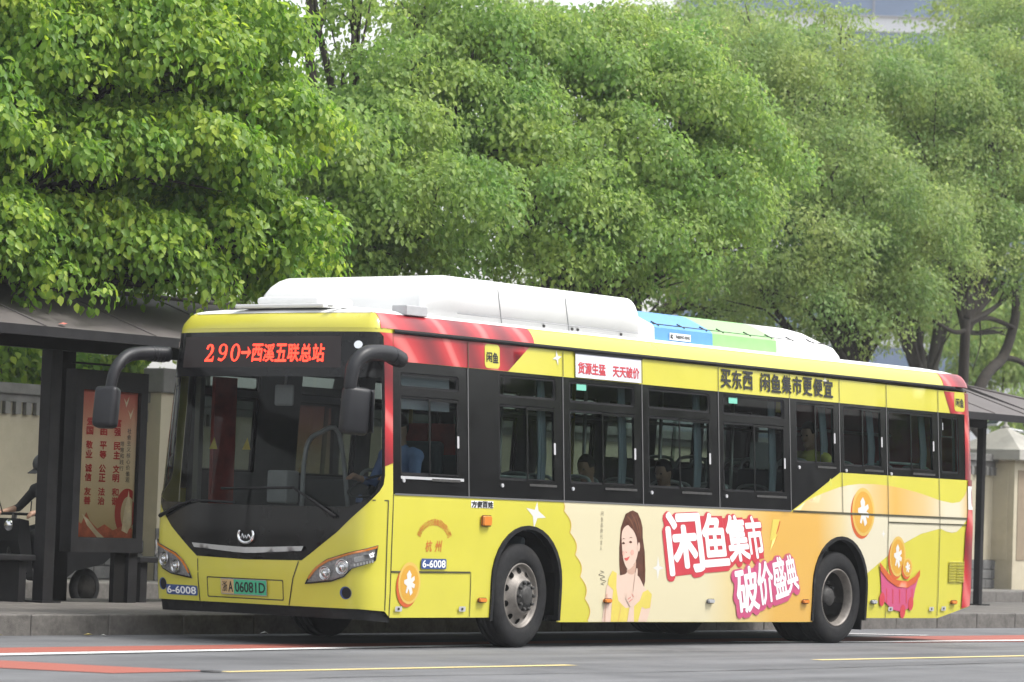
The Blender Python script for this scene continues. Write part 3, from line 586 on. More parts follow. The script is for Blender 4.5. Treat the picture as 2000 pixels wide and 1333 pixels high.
# ivy hanging over the wall
rng=np.random.default_rng(5); iv=prop(empty('climbing_plant',(9.7,13.2,2.7)),label='broad leaved climbing plant spilling over the wall top at left',cat='plant')
mb=MB(); P=[]
for k in range(46):
    x=rng.uniform(8.7,11.6); p0=Vector((x,13.6,2.72)); p1=p0+Vector((rng.uniform(-.15,.2),rng.uniform(-.3,.0),rng.uniform(.15,.6))); p2=p1+Vector((rng.uniform(-.2,.1),-.15,-rng.uniform(.1,.3)))
    pts=curve_pts([p0,p1,p2],4); mb.tube(pts,.008,4); P+=[pts[i] for i in range(2,len(pts)) for _ in range(7)]
mb.build('stem','bark',iv); P=np.array(P)+rng.normal(size=(len(P),3))*.06
dd=rng.normal(size=P.shape)*.4+np.array([-.3,-.4,-.7]); nn=rng.normal(size=P.shape)*.3+np.array([-.3,-.6,.7])
link('foliage',leaves_mesh('foliage',P,dd,nn,rng.uniform(.1,.17,len(P)),'broad'),iv,'leaf_near')
# house row across the street: what the glass of the bus mirrors
mat('row_wall',(.16,.15,.14),.8,noise=.2,nscale=.4); mat('row_glass',(.03,.035,.04),.2)
hr=prop(empty('street_house',(30,-36,0)),label='low grey house row on the opposite side of the road, outside the picture',cat='building')
box('wall',-15,95,-42,-34,0,8.5,'row_wall',hr)
for k in range(22):
    for z in (1.0,4.6): box('window',-13+5*k,-10+5*k,-33.99,-33.95,z,z+2.2,'row_glass',hr)
# ---- bus plan outline (front centre s=0, near side positive) ----
BW=2.55; BL=10.75
PLAN=[(0.0,1.275),(0.008,1.05),(0.022,.75),(0.045,.45),(0.075,.24),(0.10,.135),(0.14,.075),(0.20,.036),(0.28,.014),(0.38,.003),(0.48,0.0)]
def _cr(p0,p1,p2,p3,t):
    return tuple(.5*((2*b)+(c-a)*t+(2*a-5*b+4*c-d)*t*t+(3*b-a-3*c+d)*t**3) for a,b,c,d in zip(p0,p1,p2,p3))
def _mk():
    P=[(PLAN[1][0],2*1.275-PLAN[1][1])]+PLAN+[(0.58,0.0)]
    out=[]
    for i in range(1,len(P)-2):
        for k in range(12): out.append(_cr(P[i-1],P[i],P[i+1],P[i+2],k/12))
    out.append(PLAN[-1]); S=[0]
    for a,b in zip(out,out[1:]): S.append(S[-1]+math.dist(a,b))
    return out,S
CURVE,CS=_mk(); S0=CS[-1]
RC=.16
SR=S0+(BL-RC-.48)        # start of rear corner
SB=SR+RC*math.pi/2       # end of the rear corner
SM=SB+BW/2-RC            # rear centre
def plan(s):
    """-> x,y,nx,ny for 0<=s ; outward normal"""
    sg=1
    if s<0: s=-s; sg=-1
    if s<S0:
        lo,hi=0,len(CS)-1
        while hi-lo>1:
            m=(lo+hi)//2
            if CS[m]<=s: lo=m
            else: hi=m
        t=(s-CS[lo])/(CS[hi]-CS[lo]); a,b=CURVE[lo],CURVE[hi]
        x=a[0]+(b[0]-a[0])*t; y=a[1]+(b[1]-a[1])*t
        a2=CURVE[max(lo-2,0)];b2=CURVE[min(hi+2,len(CS)-1)]
        tx,ty=b2[0]-a2[0],b2[1]-a2[1]; l=math.hypot(tx,ty); nx,ny=-abs(ty/l),-abs(tx/l)
        if s<1e-6: nx,ny=-1.,0.
    elif s<SR: x,y,nx,ny=.48+s-S0,0.,0.,-1.
    elif s<SB:
        a=(s-SR)/RC; x=BL-RC+RC*math.sin(a); y=RC-RC*math.cos(a); nx,ny=math.sin(a),-math.cos(a)
    else: x,y,nx,ny=BL,RC+(s-SB),1.,0.
    if sg<0: y=BW-y; ny=-ny
    return x,y,nx,ny
def lerp_tab(t,v):
    if v<=t[0][0]: return t[0][1]
    for (a,b),(c,d) in zip(t,t[1:]):
        if v<=c: return b+(d-b)*(v-a)/(c-a)
    return t[-1][1]
TSIDE=[(.2,.012),(.5,.0),(1.3,0.),(2.82,.086),(2.9,.105)]
TFRONT=[(.2,.07),(.34,.03),(.6,0),(1.0,.0),(1.5,.025),(2.0,.06),(2.5,.105),(2.78,.14),(2.86,.16),(2.9,.18)]
TREAR=[(.2,.10),(.5,.02),(1.3,0),(2.5,.05),(2.9,.1)]
def B(s,z,off=0.0):
    x,y,nx,ny=plan(s)
    df=lerp_tab(TFRONT,z) if nx<0 else lerp_tab(TREAR,z)
    ds=lerp_tab(TSIDE,z)
    # inward shifts
    x-= (nx/max(abs(nx),1e-9))*df*abs(nx)**.5*(1 if abs(nx)>1e-9 else 0) if abs(nx)>1e-9 else 0
    w=min(1.,abs((y-BW/2)/(BW/2)))
    y-= (1 if y>BW/2 else -1)*ds*w
    return (x+nx*off,y+ny*off,z)
def sx(x): return x-.48+S0     # side x -> s
# ------------------------------------------------------------------ bus
YEL=(.535,.49,.055)
mat('bus_yellow',YEL,.30,noise=.035,nscale=2.2,spec=.5,coat=.35,bump=.05,bscale=2.5,dirt=((.42,.39,.08),.16))
mat('bus_black',(.0075,.0075,.008),.14,noise=.3,nscale=3,spec=.25)
mat('rubber',(.010,.010,.011),.6,spec=.2,noise=.3,nscale=12,dirt=((.035,.033,.03),.5))
mat('tyre',(.018,.018,.019),.8,spec=.15,noise=.3,nscale=18,bump=.3,bscale=80,dirt=((.05,.047,.042),.55))
mat('bus_white',(.72,.72,.71),.35,noise=.03,nscale=2,spec=.5,dirt=((.47,.455,.42),.4))
mat('ac_blue',(.10,.29,.58),.4,noise=.06); mat('ac_green',(.27,.52,.20),.4,noise=.06); mat('grey_plastic',(.40,.40,.41),.5,noise=.08)
mat('underbody',(.006,.006,.006),1.,spec=.0,noise=.3); mat('chrome',(.75,.75,.76),.13,metal=1.); mat('satin_metal',(.50,.50,.51),.32,metal=.9,noise=.1)
mat('rim_steel',(.20,.18,.16),.5,metal=.25,noise=.25,nscale=12,dirt=((.05,.042,.035),.7)); mat('rim_dark',(.025,.023,.021),.8,spec=.1,noise=.4,nscale=14); mat('hub_dark',(.05,.048,.046),.6,metal=.4,noise=.4,nscale=30)
mat('amber',(.62,.20,.03),.25,spec=.6); mat('lens_dark',(.34,.34,.35),.3,metal=.2,noise=.4,nscale=40); mat('mirror_black',(.017,.0175,.020),.42,spec=.3,noise=.15)
mat('mirror_glass',(.8,.8,.82),.03,metal=1.); mat('led_red',(.8,.03,.015),.5,emit=(1.,.045,.02),es=1.5); mat('led_board',(.016,.008,.008),.5)
mat('plate_green',(.06,.40,.22),.4); mat('plate_tan',(.52,.36,.17),.4); mat('ink_black',(.015,.015,.015),.5); mat('sign_blue',(.035,.07,.21),.4); mat('sign_white',(.78,.78,.78),.4)
mat('ad_cream',(.74,.66,.40),.32,coat=.2,noise=.02); mat('ad_white',(0.623,0.615,0.590),.32,coat=.2); mat('ad_red',(0.508,0.045,0.061),.32,coat=.2); mat('ad_magenta',(0.492,0.074,0.172),.32,coat=.2); mat('ad_orange',(.72,.33,.03),.32,coat=.2)
mat('coin_gold',(0.574,0.303,0.037),.32,coat=.2); mat('coin_rim',(0.607,0.410,0.098),.32,coat=.2); mat('coin_edge',(0.508,0.098,0.025),.32,coat=.2); mat('ink_orange',(.52,.16,.03),.4); mat('ink_brown',(.22,.19,.13),.5)
mat('skin_print',(0.640,0.476,0.385),.32,coat=.2); mat('hair_print',(.09,.032,.018),.32,coat=.2,noise=.4,nscale=14); mat('dress_print',(0.623,0.508,0.098),.32,coat=.2,noise=.05); mat('skin_shade_print',(.52,.33,.25),.32,coat=.2); mat('blush_print',(.64,.36,.29),.32,coat=.2); mat('hair_light_print',(.16,.065,.035),.32,coat=.2); mat('lip_print',(.55,.10,.09),.32)
mat('sky_sticker',(.16,.50,.38),.4); mat('seam',(.05,.045,.02),.6); mat('banner_white',(.66,.66,.72),.4)
glass('window_glass',(.38,.44,.42),1.23); glass('windscreen_glass',(.47,.50,.49),1.2); glass('lamp_glass',(.9,.9,.9),1.45)
mat('lining',(.13,.135,.14),.6,noise=.1); mat('floor_grey',(.06,.06,.065),.7); mat('seat_shell',(.05,.075,.085),.5,noise=.1); mat('seat_grab',(.55,.60,.60),.35); mat('curtain',(.34,.39,.46),.8); mat('pole_metal',(.5,.5,.48),.3,metal=.8)
mat('roller_blind',(.55,.52,.60),.8); mat('dash',(.045,.047,.05),.6); mat('pole_yellow',(.6,.45,.05),.4)
# red cloth print with folds
def cloth_mat():
    m,t,b=_nodes('ad_cloth'); tc=N(t,'ShaderNodeTexCoord'); mp=N(t,'ShaderNodeMapping'); mp.inputs['Rotation'].default_value=(0,math.radians(35),0); t.links.new(tc.outputs['Object'],mp.inputs[0])
    wv=N(t,'ShaderNodeTexWave',Scale=.55,Distortion=7.,Detail=2.); wv.inputs['Detail Scale'].default_value=.55; t.links.new(mp.outputs[0],wv.inputs[0])
    r=ramp(t,[(0,(.17,.006,.012)),(.5,(.33,.010,.016)),(.88,(.46,.020,.026)),(1,(.60,.13,.12))],wv.outputs[0]); t.links.new(r.outputs[0],b.inputs['Base Color']); b.inputs['Roughness'].default_value=.32; b.inputs['Coat Weight'].default_value=.2; MATS['ad_cloth']=m
cloth_mat()
def xramp(name,stops,x0,x1,zt=0.,axis='X'):
    m,t,b=_nodes(name); tc=N(t,'ShaderNodeTexCoord'); sp=N(t,'ShaderNodeSeparateXYZ'); t.links.new(tc.outputs['Object'],sp.inputs[0])
    k=N(t,'ShaderNodeMath',operation='MULTIPLY_ADD'); k.inputs[1].default_value=zt; t.links.new(sp.outputs['Z'],k.inputs[0]); t.links.new(sp.outputs['X'],k.inputs[2])
    mr=N(t,'ShaderNodeMapRange'); mr.inputs[1].default_value=x0; mr.inputs[2].default_value=x1; t.links.new(k.outputs[0],mr.inputs[0])
    r=ramp(t,stops,mr.outputs[0]); t.links.new(r.outputs[0],b.inputs['Base Color']); b.inputs['Roughness'].default_value=.32; b.inputs['Coat Weight'].default_value=.2; b.inputs['Coat Roughness'].default_value=.1; MATS[name]=m
CR=(.60,.54,.36); OR=(.60,.35,.075); LT=(.60,.55,.41)
xramp('ad_sweep',[(0,CR),(.46,CR),(.60,(.61,.46,.18)),(.70,OR),(.86,OR),(.95,(.60,.49,.26)),(1,LT)],3.0,8.3,.12)
xramp('ad_wave',[(0,(.60,.43,.18)),(.14,(.60,.47,.25)),(.30,LT),(.42,(.60,.43,.19)),(.55,OR),(.72,(.60,.43,.2)),(.85,LT),(.93,LT),(1,OR)],7.0,10.6,.0)
bus=prop(empty('city_bus',(5.3,1.275,0)),label='yellow city bus with printed advert side and red lit destination display',cat='bus')
SM_=lambda x,z,off=0.:B(sx(x),z,off)                     # near side
FM_=lambda s,z,off=0.:B(s,z,off)                         # front
def FARM(x,z,off=0.):
    p=B(sx(x),z,off); return (p[0],BW-p[1],p[2])
WT,WB_,GUT=2.532,1.362,2.785
XE=BL-RC+.14                                              # rear edge of side skins (wraps the corner a little)
def arch(cx,hw,zt,zs,n=16): return [(cx-hw,zs)]+[(cx-hw*math.cos(math.pi*k/n)*1.0,max(zs,(zt-hw*1.02)+hw*1.02*math.sin(math.pi*k/n))) for k in range(n+1)]+[(cx+hw,zs)]
AF=arch(2.44,.50,1.09,.25); AR=arch(7.886,.50,1.085,.24)
def lower_outline(rear=True):
    o=[(.47,.285),(.48,.28)]+[(1.94,.28)]+[p for p in AF if p[1]>.285]+[(2.94,.235),(7.386,.225)]+[p for p in AR if p[1]>.285]+[(8.386,.265),(9.93,.262),(10.45,.36),(XE,.40)]
    o+=[(XE,1.785),(7.872,1.785),(6.917,WB_),(.47,WB_)]
    return o
# --- panels
near_side=patch('side_panel',lower_outline(),SM_,'bus_yellow',bus,step=.14)
patch('side_panel',lower_outline(),FARM,'bus_yellow',bus,step=.3)
# window openings: (x0,z0,x1,z1)
UP=[(2.012,2.295,2.881,2.497),(3.10,2.293,4.157,2.492),(4.394,2.297,5.453,2.492),(5.692,2.297,6.821,2.492)]
LO=[(2.007,1.532,2.874,2.228),(3.098,1.532,4.172,2.228),(4.387,1.532,5.458,2.228),(5.688,1.532,6.824,2.228),(7.041,1.865,7.793,2.485),(7.958,1.86,8.741,2.485),(8.871,1.855,9.827,2.485),(9.987,1.85,10.36,2.47)]
DRV=[(.579,2.30,1.417,2.44),(.579,1.535,1.417,2.235)]
RR=.025
def band_outline(): return [(.466,WB_),(6.917,WB_),(7.872,1.787),(XE,1.787),(XE,WT-.02),(.466,WT)]
holes=[rrect(a,b,c,d,RR,3) for a,b,c,d in UP+LO+DRV]
for M_,st in ((SM_,.16),(FARM,.3)):
    patch('window_band',[band_outline()]+holes,M_,'bus_black',bus,step=st,off=-.004)
    patch('cantrail_panel',[(.466,WT),(XE,WT-.02),(XE,GUT-.03),(.466,GUT)],M_,'bus_yellow',bus,step=.2)
    patch('inner_lining',[[(.5,1.2),(10.3,1.2),(10.3,2.72),(.5,2.72)]]+holes,M_,'lining',bus,step=.3,off=-.05)
# --- windows
def window(x0,z0,x1,z1,M_,slider,near):
    f=.022
    wn=patch('window',[rrect(x0-.004,z0-.004,x1+.004,z1+.004,RR,3),rrect(x0+f,z0+f,x1-f,z1-f,.02,3)],M_,'rubber',bus,step=.25,off=-.012)
    if slider:
        xm=(x0+x1)/2+.01
        patch('pane',rect(x0+f*.6,z0+f*.6,xm+.02,z1-f*.6),M_,'window_glass',wn,step=.3,off=-.022)
        patch('pane',rect(xm-.02,z0+f*.6,x1-f*.6,z1-f*.6),M_,'window_glass',wn,step=.3,off=-.016)
        patch('slider_frame',[rect(xm-.028,z0-.03,x1+.005,z1-.01),rect(xm-.004,z0+.012,x1-.03,z1-.035)],M_,'bus_black',wn,step=.2,off=-.003)
        if near:
            patch('sill_rail',rect(xm+.0,z0-.045,x1,z0-.022),M_,'hub_dark',wn,step=.2,off=.006)
            patch('latch_handle',rrect(x1-.05,(z0+z1)/2-.09,x1-.02,(z0+z1)/2+.02,.008,2),M_,'grey_plastic',wn,step=.1,off=.012)
            tube('bolt',[M_(x0+.03,z0-.05,-.002),M_(x0+.03,z0-.05,.012)],.018,'grey_plastic',wn,8)
    else: patch('pane',rect(x0+f*.6,z0+f*.6,x1-f*.6,z1-f*.6),M_,'window_glass',wn,step=.3,off=-.018)
    return wn
for M_,near in ((SM_,True),(FARM,False)):
    for r_ in UP: window(*r_,M_,False,near)
    for i,r_ in enumerate(LO): window(*r_,M_,i<7,near)
    for i,r_ in enumerate(DRV): window(*r_,M_,i==1,near)
# last bay: small opening light
patch('vent_light',[rect(9.985,2.24,10.24,2.475),rect(10.0,2.26,10.22,2.455)],SM_,'bus_black',bus,step=.2,off=.002)
patch('vent_handle',rect(10.005,2.32,10.02,2.40),SM_,'grey_plastic',bus,step=.2,off=.004)
# driver window bright rail and blind
patch('driver_window_rail',rect(.57,1.50,1.47,1.525),SM_,'grey_plastic',bus,step=.2,off=.004); patch('driver_window_edge',rect(1.385,1.54,1.40,2.22),SM_,'satin_metal',bus,step=.2,off=-.008)
patch('roller_blind',rect(.55,2.12,1.36,2.50),SM_,'roller_blind',bus,step=.3,off=-.07)
# seams
def seam(M_,a,b,off=.0035,w_=.006,m='seam'):
    dx,dz=b[0]-a[0],b[1]-a[1]; L=math.hypot(dx,dz); nx,nz=-dz/L*w_,dx/L*w_
    return patch('seam',[(a[0]-nx,a[1]-nz),(b[0]-nx,b[1]-nz),(b[0]+nx,b[1]+nz),(a[0]+nx,a[1]+nz)],M_,m,bus,step=.2,off=off)
mat('seam_grey',(.10,.10,.10),.5)
for x in (1.545,2.99,4.277,5.60,6.912,7.874,8.826,9.918):
    seam(SM_,(x,WT-.004),(x,(WB_ if x<6.95 else 1.79)),.002,.007,'seam_grey'); seam(SM_,(x,WT),(x,GUT-.02),.0075,.005)
seam(SM_,(.4665,.287),(.4665,WB_),.004,.005); seam(SM_,(.466,.682),(1.593,.686),.0065,.008); seam(SM_,(1.60,.69),(1.612,.285),.0065,.004)
seam(SM_,(.48,WB_),(6.9,WB_),.007,.008,'seam_grey'); seam(SM_,(6.93,1.362),(10.5,1.36),.0095,.010); seam(SM_,(8.82,1.287),(10.5,1.29),.0095,.007)
for x,z0,z1 in ((7.9,1.36,1.79),(8.822,.27,1.79),(9.905,.29,1.79)): seam(SM_,(x,z0),(x,z1),.0095,.005)
# --- front
MASK=[(1.403,2.745),(1.425,2.508),(1.443,2.1),(1.448,1.522),(1.43,1.44),(1.385,1.385),(1.289,1.303),(.983,1.012),(.734,.83),(.621,.754)]
MASK=MASK+[(0,.742)]+[(-a,b) for a,b in MASK[::-1]]
CAPB=2.775
front_out=[(-1.60,.335),(-1.2,.348),(0,.356),(1.2,.352),(1.60,.335),(1.60,CAPB),(-1.60,CAPB)]
mask_hole=MASK+[]
mask_full=[(1.405,CAPB)]+MASK+[(-1.405,CAPB)]
FE=sx(.463); lower=[(-FE,.29),(-1.5,.335),(-1.2,.348),(0,.352),(1.2,.352),(1.5,.335),(FE,.29),(FE,CAPB-.001)]+mask_full+[(-FE,CAPB-.001)]
patch('front_panel',lower,FM_,'bus_yellow',bus,step=.07)
GL=[(1.385,2.372),(1.40,2.1),(1.405,1.53),(1.36,1.41),(1.25,1.30),(1.08,1.235),(0,1.225)]; GL=GL+[(-a,b) for a,b in GL[::-1][1:]]
patch('front_mask',[mask_full,GL],FM_,'bus_black',bus,step=.07,off=.002)
ws=patch('windscreen',GL,FM_,'windscreen_glass',bus,step=.09,off=-.006)
patch('display_glass',[(-1.08,2.455),(.93,2.455),(.91,2.735),(-1.10,2.735)],FM_,'led_board',bus,step=.1,off=.004)
LEDQ=lambda a,b,c,d:[(a,d),(b,d),(b,c),(a,c)]
# seriffed route number
def ring2(cx,cz,rx,rz,tx,tz): return [ell(cx,cz,rx,rz,24),ell(cx,cz,rx-tx,rz-tz,24)]
zc=2.587
patch('led_digit',ring2(-.355,zc,.062,.080,.028,.012),FM_,'led_red',bus,step=.2,off=.009)
patch('led_digit',ring2(-.525,zc+.032,.058,.048,.026,.011),FM_,'led_red',bus,step=.2,off=.009)
patch('led_digit',[(-.467,zc+.035),(-.467,zc-.01),(-.485,zc-.05),(-.53,zc-.078),(-.578,zc-.068),(-.572,zc-.045),(-.53,zc-.06),(-.50,zc-.04),(-.492,zc+.0),(-.492,zc+.035)],FM_,'led_red',bus,step=.2,off=.0094)
patch('led_digit',[(-.757,zc+.035),(-.745,zc+.066),(-.71,zc+.08),(-.675,zc+.072),(-.652,zc+.04),(-.66,zc+.005),(-.70,zc-.035),(-.725,zc-.058),(-.665,zc-.058),(-.648,zc-.03),(-.640,zc-.03),(-.646,zc-.08),(-.762,zc-.08),(-.762,zc-.066),(-.70,zc-.005),(-.685,zc+.035),(-.70,zc+.062),(-.72,zc+.062),(-.732,zc+.03)],FM_,'led_red',bus,step=.2,off=.009)
patch('led_arrow',[(-.275,zc+.012),(-.185,zc+.012),(-.20,zc+.055),(-.145,zc),(-.20,zc-.055),(-.185,zc-.012),(-.275,zc-.012)],FM_,'led_red',bus,step=.2,off=.009)
for i,ch in enumerate('西溪五联总站'):
    a=-.132+i*.147; text('led_character',ch,LEDQ(a,a+.132,2.507,2.662),FM_,'led_red',bus,bold=.018,off=.009)
# front details
seam(FM_,(-.607,.73),(-.587,.353),.004); seam(FM_,(.59,.744),(.535,.594),.004); seam(FM_,(.535,.594),(.483,.356),.004)
seam(FM_,(1.3,1.301),(1.493,1.302),.004); seam(FM_,(1.493,1.302),(1.499,.343),.004)
br=patch('chrome_bar',[(-.665,.872),(-.635,.832),(-.12,.803),(0,.799),(.12,.803),(.635,.838),(.655,.880),(.3,.862),(0,.850),(-.3,.858)],FM_,'satin_metal',bus,step=.06,off=.028)
patch('bar_shadow_gap',[(-.65,.866),(-.62,.826),(0,.793),(.62,.832),(.64,.874),(0,.846)],FM_,'bus_black',bus,step=.08,off=.014)
# emblem: ring open at the top around a double peak
em=MB()
ring=[FM_(.088*math.sin(a),.958-.070*math.cos(a),.02) for a in [math.radians(d) for d in range(-126,127,12)]]
em.tube(ring,[.006+.012*abs(math.cos(math.radians(d)/2)) for d in range(-126,127,12)],6); em.tube([FM_(s,z,.022) for s,z in ((-.055,.93),(-.035,.965),(-.015,.925),(0,.955),(.015,.925),(.035,.965),(.055,.93))],.010,6)
em.build('emblem','chrome',bus)
# plate and fleet numbers
rc=patch('plate_recess',[rrect(-.485,.392,.425,.575,.012),rrect(-.475,.402,.415,.565,.01)],FM_,'seam',bus,step=.1,off=.003)
pl=patch('number_plate',rrect(-.295,.425,.25,.566,.012),FM_,'satin_metal',bus,step=.12,off=.018)
patch('plate_field',rect(-.288,.432,-.135,.559),FM_,'plate_tan',pl,step=.12,off=.0195); patch('plate_field',rect(-.1349,.432,.243,.559),FM_,'plate_green',pl,step=.12,off=.0195)
text('lettering','浙',LEDQ(-.275,-.215,.45,.54),FM_,'ink_black',pl,bold=.01,off=.021); text('lettering','A',LEDQ(-.20,-.145,.45,.54),FM_,'ink_black',pl,bold=.02,off=.021); text('lettering','06081D',LEDQ(-.115,.23,.45,.54),FM_,'ink_black',pl,bold=.02,off=.021)
fs=patch('fleet_number',rrect(-1.04,.395,-.61,.485,.02),FM_,'sign_blue',bus,step=.08,off=.004); text('lettering','6-6008',LEDQ(-1.02,-.63,.408,.472),FM_,'sign_white',fs,bold=.02,off=.007)
fs=patch('fleet_number',rrect(.874,.712,1.233,.803,.015),SM_,'sign_blue',bus,step=.1,off=.012); text('lettering','6-6008',LEDQ(.892,1.216,.725,.79),SM_,'sign_white',fs,bold=.02,off=.014)
for s_ in (1.087,-1.087): 
    fg=patch('fog_recess',ell(s_,.488,.052,.052,20),FM_,'rubber',bus,step=.05,off=.003); patch('recess_ring',[ell(s_,.488,.058,.056,20),ell(s_+.008,.488,.046,.049,20)],FM_,'sign_blue',fg,step=.05,off=.005)
# headlights: a bowl with reflectors under clear glass
HL=[(.667,.548),(.715,.628),(.785,.705),(.895,.775),(1.10,.838),(1.383,.912),(1.36,.775),(1.25,.735),(1.149,.700),(1.078,.625),(.95,.58)]
for sg in (1,-1):
    P=[(sg*a,b) for a,b in HL]; 
    if sg<0: P=P[::-1]
    h=patch('headlight',P,FM_,'lens_dark',bus,step=.05,off=.004)
    cx=sum(p[0] for p in P)/len(P); cz=sum(p[1] for p in P)/len(P)
    patch('bezel',[P,[(cx+(a-cx)*.93,cz+(b-cz)*.90) for a,b in P]],FM_,'rubber',h,step=.06,off=.012)
    for a,z,r_ in ((.885,.652,.062),(1.055,.712,.068)):
        a*=sg; c=FM_(a,z,.0); q=plan(a); n=Vector((q[2],q[3],0)); M=n.to_track_quat('Y','Z').to_matrix().to_4x4()
        MB().lathe([(r_,.020),(r_*.97,.026),(r_*.82,.012),(r_*.62,.008),(r_*.58,.02),(r_*.4,.032),(0.001,.037)],c,'y',20,M).build('reflector','chrome',h)
    patch('indicator',[(sg*a,z) for a,z in ((1.16,.80),(1.36,.85),(1.345,.80),(1.17,.755))][::sg],FM_,'chrome',h,step=.05,off=.010)
    patch('amber_strip',[(sg*a,z) for a,z in ((.70,.60),(.75,.67),(.80,.715),(.90,.77),(1.10,.832),(1.375,.905),(1.372,.885),(1.10,.812),(.91,.752),(.82,.70),(.77,.655),(.715,.59))][::sg],FM_,'amber',h,step=.05,off=.013)
    for k in range(7): patch('day_lamp',rect(sg*(1.17+.026*k)-.008,.722+.006*k,sg*(1.17+.026*k)+.008,.745+.006*k),FM_,'sign_white',h,step=.05,off=.012)
    patch('lamp_cover',[(cx+(a-cx)*.96,cz+(b-cz)*.95) for a,b in P],FM_,'lamp_glass',h,step=.06,off=.034)
# wipers
for pts in (((.973,1.146),(.74,1.275),(.509,1.389)),((-1.122,1.10),(-.9,1.19),(-.68,1.253))):
    tube('wiper_arm',[FM_(a,z,.035) for a,z in pts],[.020,.013,.010],'rubber',bus,6)
for a,b in (((.509,1.389),(-.338,1.365)),((-.68,1.253),(-.15,1.242))):
    tube('wiper_blade',[FM_(a[0]+(b[0]-a[0])*t,a[1]+(b[1]-a[1])*t,.022) for t in (0,.25,.5,.75,1)],.012,'rubber',bus,6)
# lower lip
patch('front_lip',[(-1.6,.235),(-1.2,.25),(0,.262),(1.2,.258),(1.6,.235),(1.6,.345),(1.2,.356),(0,.360),(-1.2,.354),(-1.6,.345)],FM_,'rubber',bus,step=.08,off=-.022)
# --- roof: rings following the plan outline
def ring(z,ins,n_side=26):
    o=[]; ss=[S0*k/16 for k in range(-16,17)]
    for s in [-SM+ (SM-S0)*k/20 for k in range(20)]+ss+[S0+(SM-S0)*k/20 for k in range(1,20)]:
        x,y,nx,ny=plan(s); p=B(s,min(z,2.9)); f=ins*(1+.25*nx*nx)
        o.append((p[0]-nx*f,p[1]-ny*f,z))
    return o
def loft(name,rings,m,parent=None,cap=False):
    V=[p for r in rings for p in r]; n=len(rings[0]); F=[]
    for i in range(len(rings)-1):
        for k in range(n): F.append((i*n+k,i*n+(k+1)%n,(i+1)*n+(k+1)%n,(i+1)*n+k))
    if cap: F.append(tuple((len(rings)-1)*n+k for k in range(n)))
    return mesh(name,V,F,m,parent,True)
rr=[ring(CAPB+.035,0),ring(2.86,.006),ring(2.90,.022),ring(2.935,.052),ring(2.96,.10)]
loft('roof_edge',rr,'bus_yellow',bus)
rb_=ring(2.952,.075)
def rsc(z,d): return [(5.3+(x-5.3)*(1-d/5.2),BW/2+(y-BW/2)*(1-d/1.2),z) for x,y,_ in rb_]
rs_=loft('roof_skin',[rb_,rsc(2.968,.03),rsc(2.985,.09),rsc(3.005,.22),rsc(3.02,.5),rsc(3.028,.9)],'bus_white',bus,True)
gt=loft('gutter_rail',[ring(CAPB+.0,-.004),ring(CAPB+.0,-.022),ring(CAPB+.036,-.022),ring(CAPB+.036,-.002)],'rubber',bus)
# the gutter stops at the front pillars: drop its front faces
bm=bmesh.new(); bm.from_mesh(gt.data); bmesh.ops.delete(bm,geom=[f for f in bm.faces if f.calc_center_median().x<.47],context='FACES'); bm.to_mesh(gt.data); bm.free()
patch('cap_joint',[(-1.66,CAPB-.006),(1.66,CAPB-.006),(1.66,CAPB+.04),(-1.66,CAPB+.04)],FM_,'bus_yellow',bus,step=.08,off=-.002)
# rear skin
RM_=lambda s,z,off=0.:B(s,z,off)
patch('rear_panel',[(SR+.13,.40),(2*SM-SR-.13,.40),(2*SM-SR-.13,CAPB),(SR+.13,CAPB)],lambda s,z,off=0.:(B(s,z,off) if s<=SM else (lambda p:(p[0],BW-p[1],p[2]))(B(2*SM-s,z,off))),'ad_cloth',bus,step=.12)
# --- underbody, floor, ceiling
b=MB(); b.box(.35,10.3,.14,BW-.14,.30,.42); b.box(3.1,7.2,.25,BW-.25,.235,.30); b.box(8.5,10.1,.2,BW-.2,.27,.30); b.build('underbody','underbody',bus)
box('interior_floor',.45,10.35,.8,BW-.8,.422,.45,'floor_grey',bus); box('ceiling',.35,10.3,.2,BW-.2,2.70,2.75,'lining',bus)
for x,hw in ((2.40,.52),(7.886,.54)):
    for y0,y1 in ((.03,.42 if x<5 else .78),(BW-(.42 if x<5 else .78),BW-.03)):
        P=[(x-hw*math.cos(math.pi*k/12),.56+hw*math.sin(math.pi*k/12)) for k in range(13)]; P=[(x-hw,.30)]+P+[(x+hw,.30)]
        V=[(a,y0,c) for a,c in P]+[(a,y1,c) for a,c in P]; n=len(P)
        F=[(k,k+1,n+k+1,n+k) for k in range(n-1)]; inner=tuple(range(n,2*n)) if y0<1 else tuple(range(n))
        mesh('wheel_housing',V,F+[inner],'underbody',bus)
# arch trims
for A in (AF,AR):
    cx=(A[0][0]+A[-1][0])/2
    outer=[(cx+(x-cx)*1.07,z if z<.3 else z+.035) for x,z in A]
    patch('arch_trim',[A+[(x,z) for x,z in outer[::-1]]],SM_,'rubber',bus,step=.08,off=.018)
    V=[SM_(x,z,.018) for x,z in A]+[SM_(x,z,-.06) for x,z in A]; n=len(A); mesh('arch_return',V,[(k,k+1,n+k+1,n+k) for k in range(n-1)],'rubber',bus,True)
    V=[SM_(x,z,.018) for x,z in outer]+[SM_(x,z,-.0) for x,z in outer]; mesh('arch_edge',V,[(k,k+1,n+k+1,n+k) for k in range(n-1)],'rubber',bus,True)
box('mud_flap',8.42,8.44,.06,.40,.14,.42,'rubber',bus)
